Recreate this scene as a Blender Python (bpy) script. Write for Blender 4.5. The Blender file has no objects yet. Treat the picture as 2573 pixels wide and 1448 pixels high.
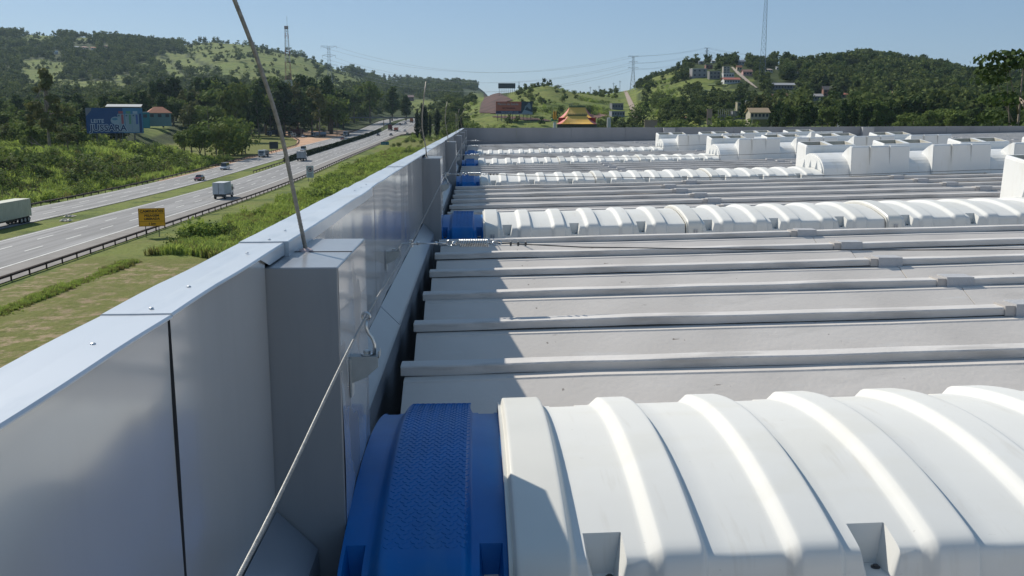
import bpy, math, random
import numpy as np
from mathutils import Vector, Matrix, noise as mnoise

# ------------------------------------------------------------------ camera, world, sun, exposure
C = bpy.context.scene.collection
sc = bpy.context.scene
F, CX, CY = 2350.0, 1286.5, 724.0          # focal length and centre in the photograph's pixels
PITCH, YAW = math.radians(10.11), math.radians(2.22)
EZ = 16.0                                   # eye height above the motorway
EYE = Vector((0, 0, EZ))
FW = Vector((math.sin(YAW) * math.cos(PITCH), math.cos(YAW) * math.cos(PITCH), -math.sin(PITCH)))
RT = Vector((math.cos(YAW), -math.sin(YAW), 0))
UP = RT.cross(FW)
cam_d = bpy.data.cameras.new('camera')
cam = bpy.data.objects.new('camera', cam_d)
C.objects.link(cam)
cam.matrix_world = Matrix.Translation(EYE) @ Matrix((RT, UP, -FW)).transposed().to_4x4()
cam_d.sensor_width = 36.0
cam_d.lens = 36.0 * F / 2573.0
cam_d.clip_start = 0.1
cam_d.clip_end = 30000.0
sc.camera = cam

SUN = Vector((-0.862, 0.88, 1.0)).normalized()    # towards the sun
SUN_EL = math.asin(SUN.z)
world = bpy.data.worlds.new('World')
sc.world = world
world.use_nodes = True
wn = world.node_tree.nodes
wl = world.node_tree.links
wn.clear()
wout = wn.new('ShaderNodeOutputWorld')
wbg = wn.new('ShaderNodeBackground')
wsky = wn.new('ShaderNodeTexSky')
wsky.sky_type = 'NISHITA'
wsky.sun_disc = False
wsky.sun_elevation = SUN_EL
wsky.sun_rotation = math.atan2(SUN.x, SUN.y)
wsky.altitude = 800.0
wsky.air_density = 1.0
wsky.dust_density = 0.7
wsky.ozone_density = 2.2
wbg.inputs['Strength'].default_value = 0.108
wmx = wn.new('ShaderNodeMix')
wmx.data_type = 'RGBA'
wmx.inputs[0].default_value = 0.62
wmx.inputs[7].default_value = (1.65, 2.75, 4.3, 1.0)
wl.new(wsky.outputs[0], wmx.inputs[6])
wl.new(wmx.outputs[2], wbg.inputs['Color'])
wl.new(wbg.outputs[0], wout.inputs['Surface'])
sun_d = bpy.data.lights.new('sun', 'SUN')
sun_d.energy = 5.0
sun_d.angle = math.radians(0.5)
sun_d.color = (1.0, 0.94, 0.84)
sun = bpy.data.objects.new('sun', sun_d)
sun.rotation_euler = SUN.to_track_quat('Z', 'Y').to_euler()
sun.location = (0, 0, 60)
C.objects.link(sun)
sc.view_settings.view_transform = 'Standard'
sc.view_settings.look = 'None'
sc.view_settings.exposure = 0.12
sc.view_settings.gamma = 1.0
sc.view_settings.use_curve_mapping = False
try:
    sc.cycles.max_bounces = 6
    sc.cycles.diffuse_bounces = 3
    sc.cycles.glossy_bounces = 3
    sc.cycles.transparent_max_bounces = 6
    sc.cycles.volume_bounces = 0
    sc.cycles.use_denoising = True
    sc.cycles.volume_step_rate = 4.0
except Exception:
    pass

rng = np.random.default_rng(7)
random.seed(7)


def ray(px, py):
    return RT * ((px - CX) / F) - UP * ((py - CY) / F) + FW


def at_y(px, py, y):
    d = ray(px, py)
    return EYE + d * (y / d.y)


def at_z(px, py, z):
    d = ray(px, py)
    return EYE + d * ((z - EZ) / d.z)


def to_px(P):
    """world points (N,3) to photograph pixels"""
    P = np.atleast_2d(P) - np.array(EYE)
    z = P @ np.array(FW)
    z = np.where(z < 1e-3, 1e-3, z)
    return CX + F * (P @ np.array(RT)) / z, CY - F * (P @ np.array(UP)) / z


# ------------------------------------------------------------------ materials
def new_mat(name):
    m = bpy.data.materials.new(name)
    m.use_nodes = True
    nt = m.node_tree
    return m, nt, nt.nodes['Principled BSDF'], nt.nodes, nt.links


def rgb(c):
    return (c[0], c[1], c[2], 1.0)


def mat(name, col, rough=0.6, metal=0.0, var=0.12, scale=3.0, bump=0.0, bscale=20.0, spec=0.4, coat=0.0, col2=None, aniso=None, detail=4.0):
    m, nt, p, N, L = new_mat(name)
    p.inputs['Roughness'].default_value = rough
    p.inputs['Metallic'].default_value = metal
    p.inputs['Specular IOR Level'].default_value = spec
    if coat:
        p.inputs['Coat Weight'].default_value = coat
        p.inputs['Coat Roughness'].default_value = 0.08
    tc = N.new('ShaderNodeTexCoord')
    mp = N.new('ShaderNodeMapping')
    L.new(tc.outputs['Object'], mp.inputs['Vector'])
    if aniso:
        mp.inputs['Scale'].default_value = aniso
    no = N.new('ShaderNodeTexNoise')
    no.inputs['Scale'].default_value = scale
    no.inputs['Detail'].default_value = detail
    L.new(mp.outputs[0], no.inputs['Vector'])
    mx = N.new('ShaderNodeMix')
    mx.data_type = 'RGBA'
    c2 = col2 if col2 else tuple(min(1, c * (1 + var)) for c in col)
    c1 = col if col2 else tuple(c * (1 - var) for c in col)
    mx.inputs[6].default_value = rgb(c1)
    mx.inputs[7].default_value = rgb(c2)
    rp = N.new('ShaderNodeMapRange')
    rp.inputs[1].default_value = 0.3
    rp.inputs[2].default_value = 0.7
    L.new(no.outputs['Fac'], rp.inputs[0])
    L.new(rp.outputs[0], mx.inputs[0])
    L.new(mx.outputs[2], p.inputs['Base Color'])
    if bump:
        nb = N.new('ShaderNodeTexNoise')
        nb.inputs['Scale'].default_value = bscale
        nb.inputs['Detail'].default_value = 3.0
        L.new(mp.outputs[0], nb.inputs['Vector'])
        b = N.new('ShaderNodeBump')
        b.inputs['Strength'].default_value = bump
        b.inputs['Distance'].default_value = 0.02
        L.new(nb.outputs['Fac'], b.inputs['Height'])
        L.new(b.outputs[0], p.inputs['Normal'])
    return m


def add_specks(m, col, scale=9.0, thr=0.72, soft=0.03, amount=0.7, aniso=(1, 1, 1)):
    """small marks of dirt with a shape of their own mixed over the base colour"""
    nt = m.node_tree
    N, L = nt.nodes, nt.links
    p = N['Principled BSDF']
    src = p.inputs['Base Color'].links[0].from_socket
    tc = N.new('ShaderNodeTexCoord')
    mp = N.new('ShaderNodeMapping')
    mp.inputs['Scale'].default_value = aniso
    L.new(tc.outputs['Object'], mp.inputs['Vector'])
    no = N.new('ShaderNodeTexNoise')
    no.inputs['Scale'].default_value = scale
    no.inputs['Detail'].default_value = 5.0
    no.inputs['Roughness'].default_value = 0.6
    L.new(mp.outputs[0], no.inputs['Vector'])
    rp = N.new('ShaderNodeMapRange')
    rp.inputs[1].default_value = thr
    rp.inputs[2].default_value = thr + soft
    rp.inputs[4].default_value = amount
    L.new(no.outputs['Fac'], rp.inputs[0])
    mx = N.new('ShaderNodeMix')
    mx.data_type = 'RGBA'
    L.new(rp.outputs[0], mx.inputs[0])
    L.new(src, mx.inputs[6])
    mx.inputs[7].default_value = rgb(col)
    L.new(mx.outputs[2], p.inputs['Base Color'])


def leaf_mat(name, dark, light, trans=0.25, rnd=0.5):
    m, nt, p, N, L = new_mat(name)
    p.inputs['Roughness'].default_value = 0.8
    p.inputs['Specular IOR Level'].default_value = 0.08
    at = N.new('ShaderNodeAttribute')
    at.attribute_name = 'tone'
    oi = N.new('ShaderNodeObjectInfo')
    a = N.new('ShaderNodeMath')
    a.operation = 'MULTIPLY'
    a.inputs[1].default_value = 1.0 - rnd
    L.new(at.outputs['Fac'], a.inputs[0])
    b = N.new('ShaderNodeMath')
    b.operation = 'MULTIPLY_ADD'
    b.inputs[1].default_value = rnd
    L.new(oi.outputs['Random'], b.inputs[0])
    L.new(a.outputs[0], b.inputs[2])
    mx = N.new('ShaderNodeMix')
    mx.data_type = 'RGBA'
    mx.inputs[6].default_value = rgb(dark)
    mx.inputs[7].default_value = rgb(light)
    L.new(b.outputs[0], mx.inputs[0])
    L.new(mx.outputs[2], p.inputs['Base Color'])
    if trans:
        tr = N.new('ShaderNodeBsdfTranslucent')
        L.new(mx.outputs[2], tr.inputs['Color'])
        ms = N.new('ShaderNodeMixShader')
        ms.inputs[0].default_value = trans
        L.new(p.outputs[0], ms.inputs[1])
        L.new(tr.outputs[0], ms.inputs[2])
        L.new(ms.outputs[0], N['Material Output'].inputs['Surface'])
    return m


M = {}
M['panel'] = mat('grey_composite_panel', (0.47, 0.475, 0.48), 0.16, 0.22, 0.05, 1.2, 0, 1, 0.5, 0.35)
M['coping'] = mat('pale_coping_metal', (0.56, 0.585, 0.61), 0.3, 0.0, 0.04, 2.0, 0, 1, 0.5, 0.2)
M['column'] = mat('column_cladding', (0.25, 0.258, 0.27), 0.3, 0.0, 0.06, 1.5, 0.06, 3.0, 0.5, 0.2)
M['slab'] = mat('painted_concrete_slab', (0.57, 0.53, 0.485), 0.8, 0, 0.08, 1.3, 0.1, 30, 0.2, detail=8)
add_specks(M['slab'], (0.14, 0.12, 0.1), 5.0, 0.70, 0.02, 0.7, (1.6, 1, 1))
add_specks(M['slab'], (0.455, 0.425, 0.39), 1.6, 0.53, 0.14, 0.5, (0.7, 2.5, 2))
add_specks(M['slab'], (0.62, 0.60, 0.57), 2.3, 0.60, 0.06, 0.5, (0.5, 3.5, 3))
add_specks(M['slab'], (0.10, 0.07, 0.05), 3.1, 0.70, 0.012, 0.85, (1.2, 4.5, 1))
M['cap'] = mat('concrete_cap', (0.56, 0.535, 0.505), 0.75, 0, 0.12, 2.0, 0.2, 18, 0.25, detail=8)
add_specks(M['cap'], (0.3, 0.285, 0.27), 2.0, 0.58, 0.1, 0.5, (0.5, 3, 3))
M['joint'] = mat('joint_cover', (0.40, 0.40, 0.405), 0.7, 0, 0.08, 6, 0.3, 30)
M['fibre'] = mat('white_fibreglass', (0.625, 0.622, 0.59), 0.62, 0, 0.03, 1.4, 0.03, 5.0, 0.25, detail=6)
add_specks(M['fibre'], (0.2, 0.18, 0.16), 26.0, 0.735, 0.012, 0.7)
add_specks(M['fibre'], (0.60, 0.59, 0.54), 1.1, 0.50, 0.12, 0.6, (1, 2, 2))
add_specks(M['fibre'], (0.52, 0.50, 0.45), 2.2, 0.60, 0.12, 0.45, (7, 0.8, 0.8))
add_specks(M['fibre'], (0.40, 0.38, 0.34), 13.0, 0.70, 0.04, 0.45, (1.0, 3, 3))
M['cream'] = mat('cream_fibreglass', (0.62, 0.605, 0.55), 0.4, 0, 0.04, 2.0, 0.03, 5.0, 0.5)
M['vent'] = mat('white_vent_plastic', (0.69, 0.69, 0.665), 0.42, 0, 0.03, 1.0, 0.03, 4.0, 0.4)
add_specks(M['vent'], (0.60, 0.58, 0.52), 1.2, 0.54, 0.12, 0.5, (3, 3, 0.5))
M['vent_in'] = mat('vent_lining', (0.42, 0.40, 0.34), 0.7, 0, 0.15, 3.0)
M['blue'] = mat('blue_fibreglass', (0.0, 0.125, 0.39), 0.42, 0, 0.12, 3.0, 0.04, 8.0, 0.35)
M['blue_cap'] = M['blue']
add_specks(M['blue'], (0.03, 0.15, 0.36), 2.6, 0.50, 0.2, 0.5, (3, 1, 1))
add_specks(M['blue'], (0.16, 0.22, 0.32), 22.0, 0.70, 0.05, 0.5)
add_specks(M['panel'], (0.62, 0.64, 0.66), 24.0, 0.755, 0.02, 0.6, (1, 1, 0.35))
add_specks(M['panel'], (0.43, 0.435, 0.44), 2.0, 0.5, 0.2, 0.5, (1, 2, 0.4))
add_specks(M['column'], (0.19, 0.2, 0.215), 2.0, 0.5, 0.25, 0.7, (3, 3, 0.5))
add_specks(M['coping'], (0.42, 0.46, 0.5), 3.0, 0.52, 0.15, 0.6, (3, 0.6, 1))
M['steel'] = mat('galvanised_steel', (0.55, 0.56, 0.56), 0.35, 0.9, 0.12, 20)
M['dark_steel'] = mat('dull_dark_steel', (0.09, 0.09, 0.09), 0.5, 0.5, 0.2, 20)
M['bracket'] = mat('zinc_bracket', (0.36, 0.38, 0.38), 0.45, 0.3, 0.15, 10)
M['rope'] = mat('wire_rope', (0.27, 0.27, 0.26), 0.5, 0.5, 0.2, 60)
M['whip'] = mat('pale_rope', (0.27, 0.24, 0.205), 0.55, 0.3, 0.25, 50)
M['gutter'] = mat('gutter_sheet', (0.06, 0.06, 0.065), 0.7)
M['ledge'] = mat('ledge_flashing', (0.19, 0.21, 0.24), 0.35, 0, 0.05, 1.5, 0.0, 1, 0.5, 0.15)
M['wall_out'] = mat('outer_wall', (0.30, 0.31, 0.33), 0.6)
M['far_wall'] = mat('grey_wall_panel', (0.235, 0.24, 0.25), 0.6, 0, 0.12, 0.8, 0.1, 2.0, 0.3, aniso=(1, 1, 0.3))
M['rubber'] = mat('tyre_rubber', (0.02, 0.02, 0.02), 0.8)
M['glass'] = mat('dark_glass', (0.02, 0.025, 0.03), 0.08, 0, 0.1, 1, spec=0.8)
M['asphalt'] = mat('motorway_asphalt', (0.23, 0.226, 0.222), 0.85, 0, 0.26, 0.05, 0.0, 1, 0.2, aniso=(16, 0.5, 1), detail=9)
add_specks(M['asphalt'], (0.09, 0.09, 0.09), 0.09, 0.56, 0.1, 0.5, (9, 0.5, 1))
M['shoulder'] = mat('shoulder_asphalt', (0.20, 0.185, 0.17), 0.9, 0, 0.15, 0.4)
M['paint'] = mat('road_paint', (0.62, 0.62, 0.58), 0.7, 0, 0.15, 1.0)
M['dirt'] = mat('orange_dirt', (0.42, 0.25, 0.15), 0.95, 0, 0.25, 0.12, detail=8)
M['red_soil'] = mat('red_soil', (0.062, 0.027, 0.02), 0.95, 0, 0.5, 0.09, detail=8)
M['rust'] = mat('rusty_rail', (0.055, 0.035, 0.028), 0.8, 0.2, 0.3, 2.0)
M['bark'] = mat('bark', (0.14, 0.115, 0.085), 0.9, 0, 0.3, 6.0, 0.3, 20)
M['pale_bark'] = mat('pale_bark', (0.24, 0.20, 0.16), 0.9, 0, 0.3, 4.0, 0.3, 20)


def flat(name, col, rough=0.6):
    k = 'f_' + name
    if k not in M:
        M[k] = mat(name, col, rough, 0, 0.07, 1.5)
    return M[k]


# ------------------------------------------------------------------ mesh building
class MB:
    def __init__(s):
        s.v, s.f, s.mi = [], [], []

    def add(s, vs, fs, mi=0):
        o = len(s.v)
        s.v.extend(tuple(v) for v in vs)
        for f in fs:
            s.f.append(tuple(i + o for i in f))
            s.mi.append(mi)
        return s

    def box(s, x0, x1, y0, y1, z0, z1, mi=0, rot=0.0, about=None, bev=0.0):
        if bev:
            return s.bbox(x0, x1, y0, y1, z0, z1, bev, mi)
        vs = [(x, y, z) for x in (x0, x1) for y in (y0, y1) for z in (z0, z1)]
        if rot:
            a = about or ((x0 + x1) / 2, (y0 + y1) / 2)
            c, n = math.cos(rot), math.sin(rot)
            vs = [(a[0] + (x - a[0]) * c - (y - a[1]) * n, a[1] + (x - a[0]) * n + (y - a[1]) * c, z) for x, y, z in vs]
        return s.add(vs, [(0, 1, 3, 2), (4, 6, 7, 5), (0, 4, 5, 1), (2, 3, 7, 6), (0, 2, 6, 4), (1, 5, 7, 3)], mi)

    def bbox(s, x0, x1, y0, y1, z0, z1, b, mi=0):
        """box with chamfered vertical edges and top edge"""
        ring = lambda i: [(x0 + i + b, y0 + i), (x1 - i - b, y0 + i), (x1 - i, y0 + i + b), (x1 - i, y1 - i - b), (x1 - i - b, y1 - i), (x0 + i + b, y1 - i), (x0 + i, y1 - i - b), (x0 + i, y0 + i + b)]
        vs = [(x, y, z0) for x, y in ring(0)] + [(x, y, z1 - b) for x, y in ring(0)] + [(x, y, z1) for x, y in ring(b)]
        fs = [tuple(range(7, -1, -1)), tuple(range(16, 24))]
        for r in (0, 8):
            for k in range(8):
                fs.append((r + k, r + (k + 1) % 8, r + 8 + (k + 1) % 8, r + 8 + k))
        return s.add(vs, fs, mi)

    def prism(s, poly, a0, a1, axis='x', mi=0, inset=0.0):
        """poly: 2-D points; axis x: (y,z) extruded in x; axis y: (x,z) in y; axis z: (x,y) in z"""
        n = len(poly)
        vs = []
        cx = sum(p[0] for p in poly) / n
        cy = sum(p[1] for p in poly) / n
        for a in (a0, a1):
            for p in poly:
                q = p
                vs.append((a, q[0], q[1]) if axis == 'x' else (q[0], a, q[1]) if axis == 'y' else (q[0], q[1], a))
        fs = [tuple(range(n - 1, -1, -1)), tuple(range(n, 2 * n))]
        for k in range(n):
            fs.append((k, (k + 1) % n, n + (k + 1) % n, n + k))
        return s.add(vs, fs, mi)

    def tube(s, pts, r, n=6, mi=0, cap=True):
        pts = [Vector(p) for p in pts]
        rs = r if isinstance(r, (list, tuple)) else [r] * len(pts)
        o = len(s.v)
        for i, p in enumerate(pts):
            t = (pts[min(i + 1, len(pts) - 1)] - pts[max(i - 1, 0)])
            t = t.normalized() if t.length > 1e-9 else Vector((0, 0, 1))
            a = t.cross(Vector((0.31, 0.17, 0.93)))
            if a.length < 0.05:
                a = t.cross(Vector((1, 0, 0)))
            a.normalize()
            b = t.cross(a)
            for k in range(n):
                w = 2 * math.pi * k / n
                q = p + (a * math.cos(w) + b * math.sin(w)) * rs[i]
                s.v.append(tuple(q))
        for i in range(len(pts) - 1):
            for k in range(n):
                s.f.append((o + i * n + k, o + i * n + (k + 1) % n, o + (i + 1) * n + (k + 1) % n, o + (i + 1) * n + k))
                s.mi.append(mi)
        if cap:
            s.f.append(tuple(o + k for k in range(n - 1, -1, -1)))
            s.mi.append(mi)
            e = o + (len(pts) - 1) * n
            s.f.append(tuple(e + k for k in range(n)))
            s.mi.append(mi)
        return s

    def cyl(s, c, r, h, axis='z', n=12, mi=0):
        d = {'x': Vector((1, 0, 0)), 'y': Vector((0, 1, 0)), 'z': Vector((0, 0, 1))}[axis]
        c = Vector(c)
        return s.tube([c - d * h / 2, c + d * h / 2], r, n, mi)

    def lathe(s, prof, n=12, mi=0, at=(0, 0, 0)):
        o = len(s.v)
        for r, z in prof:
            for k in range(n):
                w = 2 * math.pi * k / n
                s.v.append((at[0] + r * math.cos(w), at[1] + r * math.sin(w), at[2] + z))
        for i in range(len(prof) - 1):
            for k in range(n):
                s.f.append((o + i * n + k, o + i * n + (k + 1) % n, o + (i + 1) * n + (k + 1) % n, o + (i + 1) * n + k))
                s.mi.append(mi)
        s.f.append(tuple(o + k for k in range(n - 1, -1, -1)))
        s.mi.append(mi)
        e = o + (len(prof) - 1) * n
        s.f.append(tuple(e + k for k in range(n)))
        s.mi.append(mi)
        return s

    def grid(s, rows, mi=0, close=False):
        o = len(s.v)
        w = len(rows[0])
        for r in rows:
            s.v.extend(tuple(p) for p in r)
        for i in range(len(rows) - 1):
            for k in range(w - 1):
                s.f.append((o + i * w + k, o + i * w + k + 1, o + (i + 1) * w + k + 1, o + (i + 1) * w + k))
                s.mi.append(mi)
        return s

    def mesh(s, name, mats, smooth=False):
        me = bpy.data.meshes.new(name)
        me.from_pydata(s.v, [], s.f)
        for m in (mats if isinstance(mats, (list, tuple)) else [mats]):
            me.materials.append(m)
        if len(set(s.mi)) > 1:
            me.polygons.foreach_set('material_index', s.mi)
        if smooth:
            me.polygons.foreach_set('use_smooth', [True] * len(s.f))
        me.update()
        return me

    def build(s, name, mats, parent=None, smooth=False, loc=None):
        return obj(name, s.mesh(name, mats, smooth), parent, loc)


def obj(name, me, parent=None, loc=None, link=True):
    o = bpy.data.objects.new(name, me)
    if link:
        C.objects.link(o)
    if parent is not None:
        o.parent = parent
    if loc is not None:
        o.location = loc
    return o


def tag(o, label=None, cat=None, group=None, kind=None):
    if label:
        o['label'] = label
    if cat:
        o['category'] = cat
    if group:
        o['group'] = group
    if kind:
        o['kind'] = kind
    return o


def thing(name, label, cat, loc=(0, 0, 0), rz=0.0, group=None, scale=1.0):
    o = bpy.data.objects.new(name, None)
    o.empty_display_size = 0.2
    C.objects.link(o)
    o.location = loc
    o.rotation_euler = (0, 0, rz)
    o.scale = (scale, scale, scale)
    return tag(o, label, cat, group)


KIDS = {}


def kids(o):
    return [c for c in o.children]


def copy_tree(o, loc=None, rz=None, label=None, group=None, scale=None, parent=None):
    c = o.copy()
    C.objects.link(c)
    if parent is not None:
        c.parent = parent
    if loc is not None:
        c.location = loc
    if rz is not None:
        c.rotation_euler = (o.rotation_euler[0], o.rotation_euler[1], rz)
    if scale is not None:
        c.scale = scale if isinstance(scale, (tuple, list)) else (scale, scale, scale)
    if label:
        c['label'] = label
    if group:
        c['group'] = group
    for ch in kids(o):
        copy_tree(ch, parent=c)
    return c


def text(body, size, loc, m, parent, rot=(math.pi / 2, 0, 0), align='CENTER', bold=0.0, name='lettering', sx=1.0, extrude=0.0):
    cu = bpy.data.curves.new(name, 'FONT')
    cu.body = body
    cu.size = size
    cu.align_x = align
    cu.align_y = 'CENTER'
    cu.offset = bold
    cu.extrude = extrude
    cu.resolution_u = 2
    cu.materials.append(m)
    tmp = bpy.data.objects.new(name, cu)
    me = bpy.data.meshes.new_from_object(tmp)
    bpy.data.objects.remove(tmp)
    o = bpy.data.objects.new(name, me)
    C.objects.link(o)
    o.parent = parent
    o.location = loc
    o.rotation_euler = rot
    o.scale = (sx, 1, 1)
    return o


# ------------------------------------------------------------------ terrain
RK = np.array([0, 120, 180, 240, 320, 400, 500, 650, 800, 1000, 1300, 1700, 2200, 3000, 6000], float)
FL = [618, 514, 462, 422, 399, 380]
TAB = {
    -2500: [618, 510, 440, 390, 350, 335, 320, 300, 270, 220, 160, 110, 110],
    -600: [618, 510, 440, 390, 350, 335, 320, 300, 270, 220, 160, 95, 98],
    0:    [618, 510, 440, 388, 352, 335, 318, 300, 270, 225, 165, 92, 95],
    150:  [618, 510, 440, 386, 350, 330, 316, 295, 265, 222, 160, 94, 97],
    300:  [618, 512, 444, 382, 348, 328, 314, 295, 262, 220, 150, 100, 103],
    450:  [618, 514, 448, 385, 350, 330, 312, 293, 262, 220, 165, 112, 116],
    600:  [618, 514, 455, 390, 352, 330, 312, 293, 258, 210, 150, 112, 118],
    750:  [618, 514, 460, 400, 360, 335, 315, 295, 262, 215, 165, 138, 142],
    870:  [618, 514, 462, 415, 385, 345, 315, 300, 275, 240, 205, 182, 186],
    950:  [618, 514, 462, 422, 395, 370, 330, 308, 290, 262, 235, 215, 205],
    1050: [618, 514, 462, 420, 390, 365, 330, 306, 296, 270, 245, 225, 208],
    1150: [618, 514, 462, 420, 380, 345, 312, 288, 275, 262, 245, 228, 215],
    1200: [618, 514, 462, 410, 370, 330, 295, 262, 250, 250, 245, 235, 222],
    1250: [618, 514, 455, 395, 350, 320, 285, 240, 236, 250, 260, 262, 262],
    1300: [618, 514, 450, 390, 345, 318, 280, 228, 230, 245, 262, 265, 268],
    1375: [618, 514, 445, 385, 340, 316, 275, 215, 222, 245, 265, 268, 270],
    1450: [618, 514, 440, 380, 338, 316, 282, 236, 234, 250, 268, 270, 272],
    1570: [618, 514, 435, 378, 338, 316, 288, 255, 226, 240, 268, 270, 272],
    1650: [618, 510, 430, 372, 334, 308, 272, 225, 190, 205, 240, 260, 265],
    1750: [618, 510, 430, 370, 328, 302, 262, 205, 158, 172, 220, 250, 260],
    1850: [618, 510, 430, 370, 328, 302, 262, 200, 150, 165, 215, 250, 260],
    1950: [618, 510, 430, 370, 328, 302, 260, 205, 166, 175, 215, 250, 260],
    2050: [618, 510, 430, 370, 328, 304, 264, 210, 172, 172, 215, 250, 260],
    2150: [618, 510, 430, 370, 328, 305, 268, 215, 165, 155, 205, 250, 260],
    2300: [618, 510, 430, 370, 328, 306, 270, 225, 182, 176, 215, 250, 260],
    2450: [618, 510, 430, 370, 328, 306, 274, 236, 206, 206, 235, 255, 260],
    2573: [618, 510, 430, 370, 328, 306, 276, 240, 216, 222, 245, 258, 262],
    3200: [618, 510, 430, 370, 328, 306, 280, 250, 236, 242, 252, 258, 262],
    6000: [618, 510, 430, 370, 328, 306, 285, 260, 250, 250, 255, 258, 262],
}
PXK = sorted(TAB)
THK = np.array([math.atan2(ray(p, 305).x, ray(p, 305).y) for p in PXK])
ZT = np.zeros((len(PXK), len(RK)))
for i_, p_ in enumerate(PXK):
    for j_, y_ in enumerate(TAB[p_]):
        d_ = ray(p_, y_)
        ZT[i_, j_ + 1] = max(0.0, EZ + d_.z * RK[j_ + 1] / math.hypot(d_.x, d_.y))
    ZT[i_, -1] = ZT[i_, -2] * 0.75
    ZT[i_, 0] = 0.0


def _sm(x):
    x = np.clip(x, 0, 1)
    return x * x * (3 - 2 * x)


_ry = np.array([-500, 240, 321, 380, 472, 600, 680, 760, 823, 993, 1300])
_rz = np.array([0, 0, 1.9, 2.9, 4.7, 7.2, 9.6, 13.0, 16.0, 19.4, 21.0])
_fy = np.arange(-500, 1301, 5.0)
_fz = np.interp(_fy, _ry, _rz)
_fz = np.convolve(np.pad(_fz, 10, 'edge'), np.ones(21) / 21, 'valid')


def road_z(y):
    return np.interp(y, _fy, _fz)


def vnoise(x, y, s, seed=0):
    """cheap smooth value noise, vectorised"""
    x = np.asarray(x) / s + seed * 17.3
    y = np.asarray(y) / s + seed * 9.7
    xi, yi = np.floor(x), np.floor(y)
    xf, yf = _sm(x - xi), _sm(y - yi)
    h = lambda a, b: np.modf(np.abs(np.sin(a * 127.1 + b * 311.7 + seed) * 43758.5453))[0]
    return (h(xi, yi) * (1 - xf) + h(xi + 1, yi) * xf) * (1 - yf) + (h(xi, yi + 1) * (1 - xf) + h(xi + 1, yi + 1) * xf) * yf - 0.5


def terrain(x, y):
    x = np.asarray(x, float)
    y = np.asarray(y, float)
    r = np.hypot(x, y)
    th = np.arctan2(x, y)
    ti = np.clip(np.searchsorted(THK, th) - 1, 0, len(THK) - 2)
    ta = np.clip((th - THK[ti]) / (THK[ti + 1] - THK[ti]), 0, 1)
    ta = _sm(ta) * 0.5 + ta * 0.5
    ri = np.clip(np.searchsorted(RK, r) - 1, 0, len(RK) - 2)
    ra = np.clip((r - RK[ri]) / (RK[ri + 1] - RK[ri]), 0, 1)
    z = (ZT[ti, ri] * (1 - ra) + ZT[ti, ri + 1] * ra) * (1 - ta) + (ZT[ti + 1, ri] * (1 - ra) + ZT[ti + 1, ri + 1] * ra) * ta
    amp = np.clip((r - 250) / 900, 0, 1)
    z = z + amp * (vnoise(x, y, 130, 1) * 9 + vnoise(x, y, 55, 2) * 4) + np.clip((r - 150) / 200, 0, 1) * vnoise(x, y, 22, 3) * 1.2
    # motorway corridor
    w = _sm((x + 118) / 30) * _sm((-22 - x) / 18)
    w = w * _sm((1080 - y) / 120)
    w2 = _sm((x + 175) / 30) * _sm((-80 - x) / 10) * _sm((y - 300) / 60) * _sm((740 - y) / 70)
    w3 = _sm((x + 45) / 10) * _sm((120 - x) / 40) * _sm((620 - y) / 120)
    w = np.maximum(np.maximum(w, w2), w3)
    w = np.where(y < 60, 1.0, w)
    return z * (1 - w) + (road_z(y) - 0.06) * w


def ground(x, y):
    return float(terrain(x, y))


def hit(px, py, rmin=90, rmax=3500):
    """where the ray through a photograph pixel first meets the terrain"""
    d = ray(px, py)
    h = math.hypot(d.x, d.y)
    r = np.geomspace(rmin, rmax, 900)
    X, Y, Z = d.x / h * r, d.y / h * r, EZ + d.z / h * r
    T = terrain(X, Y)
    below = np.nonzero(Z <= T)[0]
    if len(below) == 0:
        k = int(np.argmin(Z - T))
    else:
        k = int(below[0])
    return Vector((X[k], Y[k], T[k])), float(r[k])


def inpoly(px, py, poly):
    inside = np.zeros(np.shape(px), bool)
    n = len(poly)
    for i in range(n):
        x1, y1 = poly[i]
        x2, y2 = poly[(i + 1) % n]
        c = ((y1 > py) != (y2 > py)) & (px < (x2 - x1) * (py - y1) / (y2 - y1 + 1e-9) + x1)
        inside ^= c
    return inside


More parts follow.
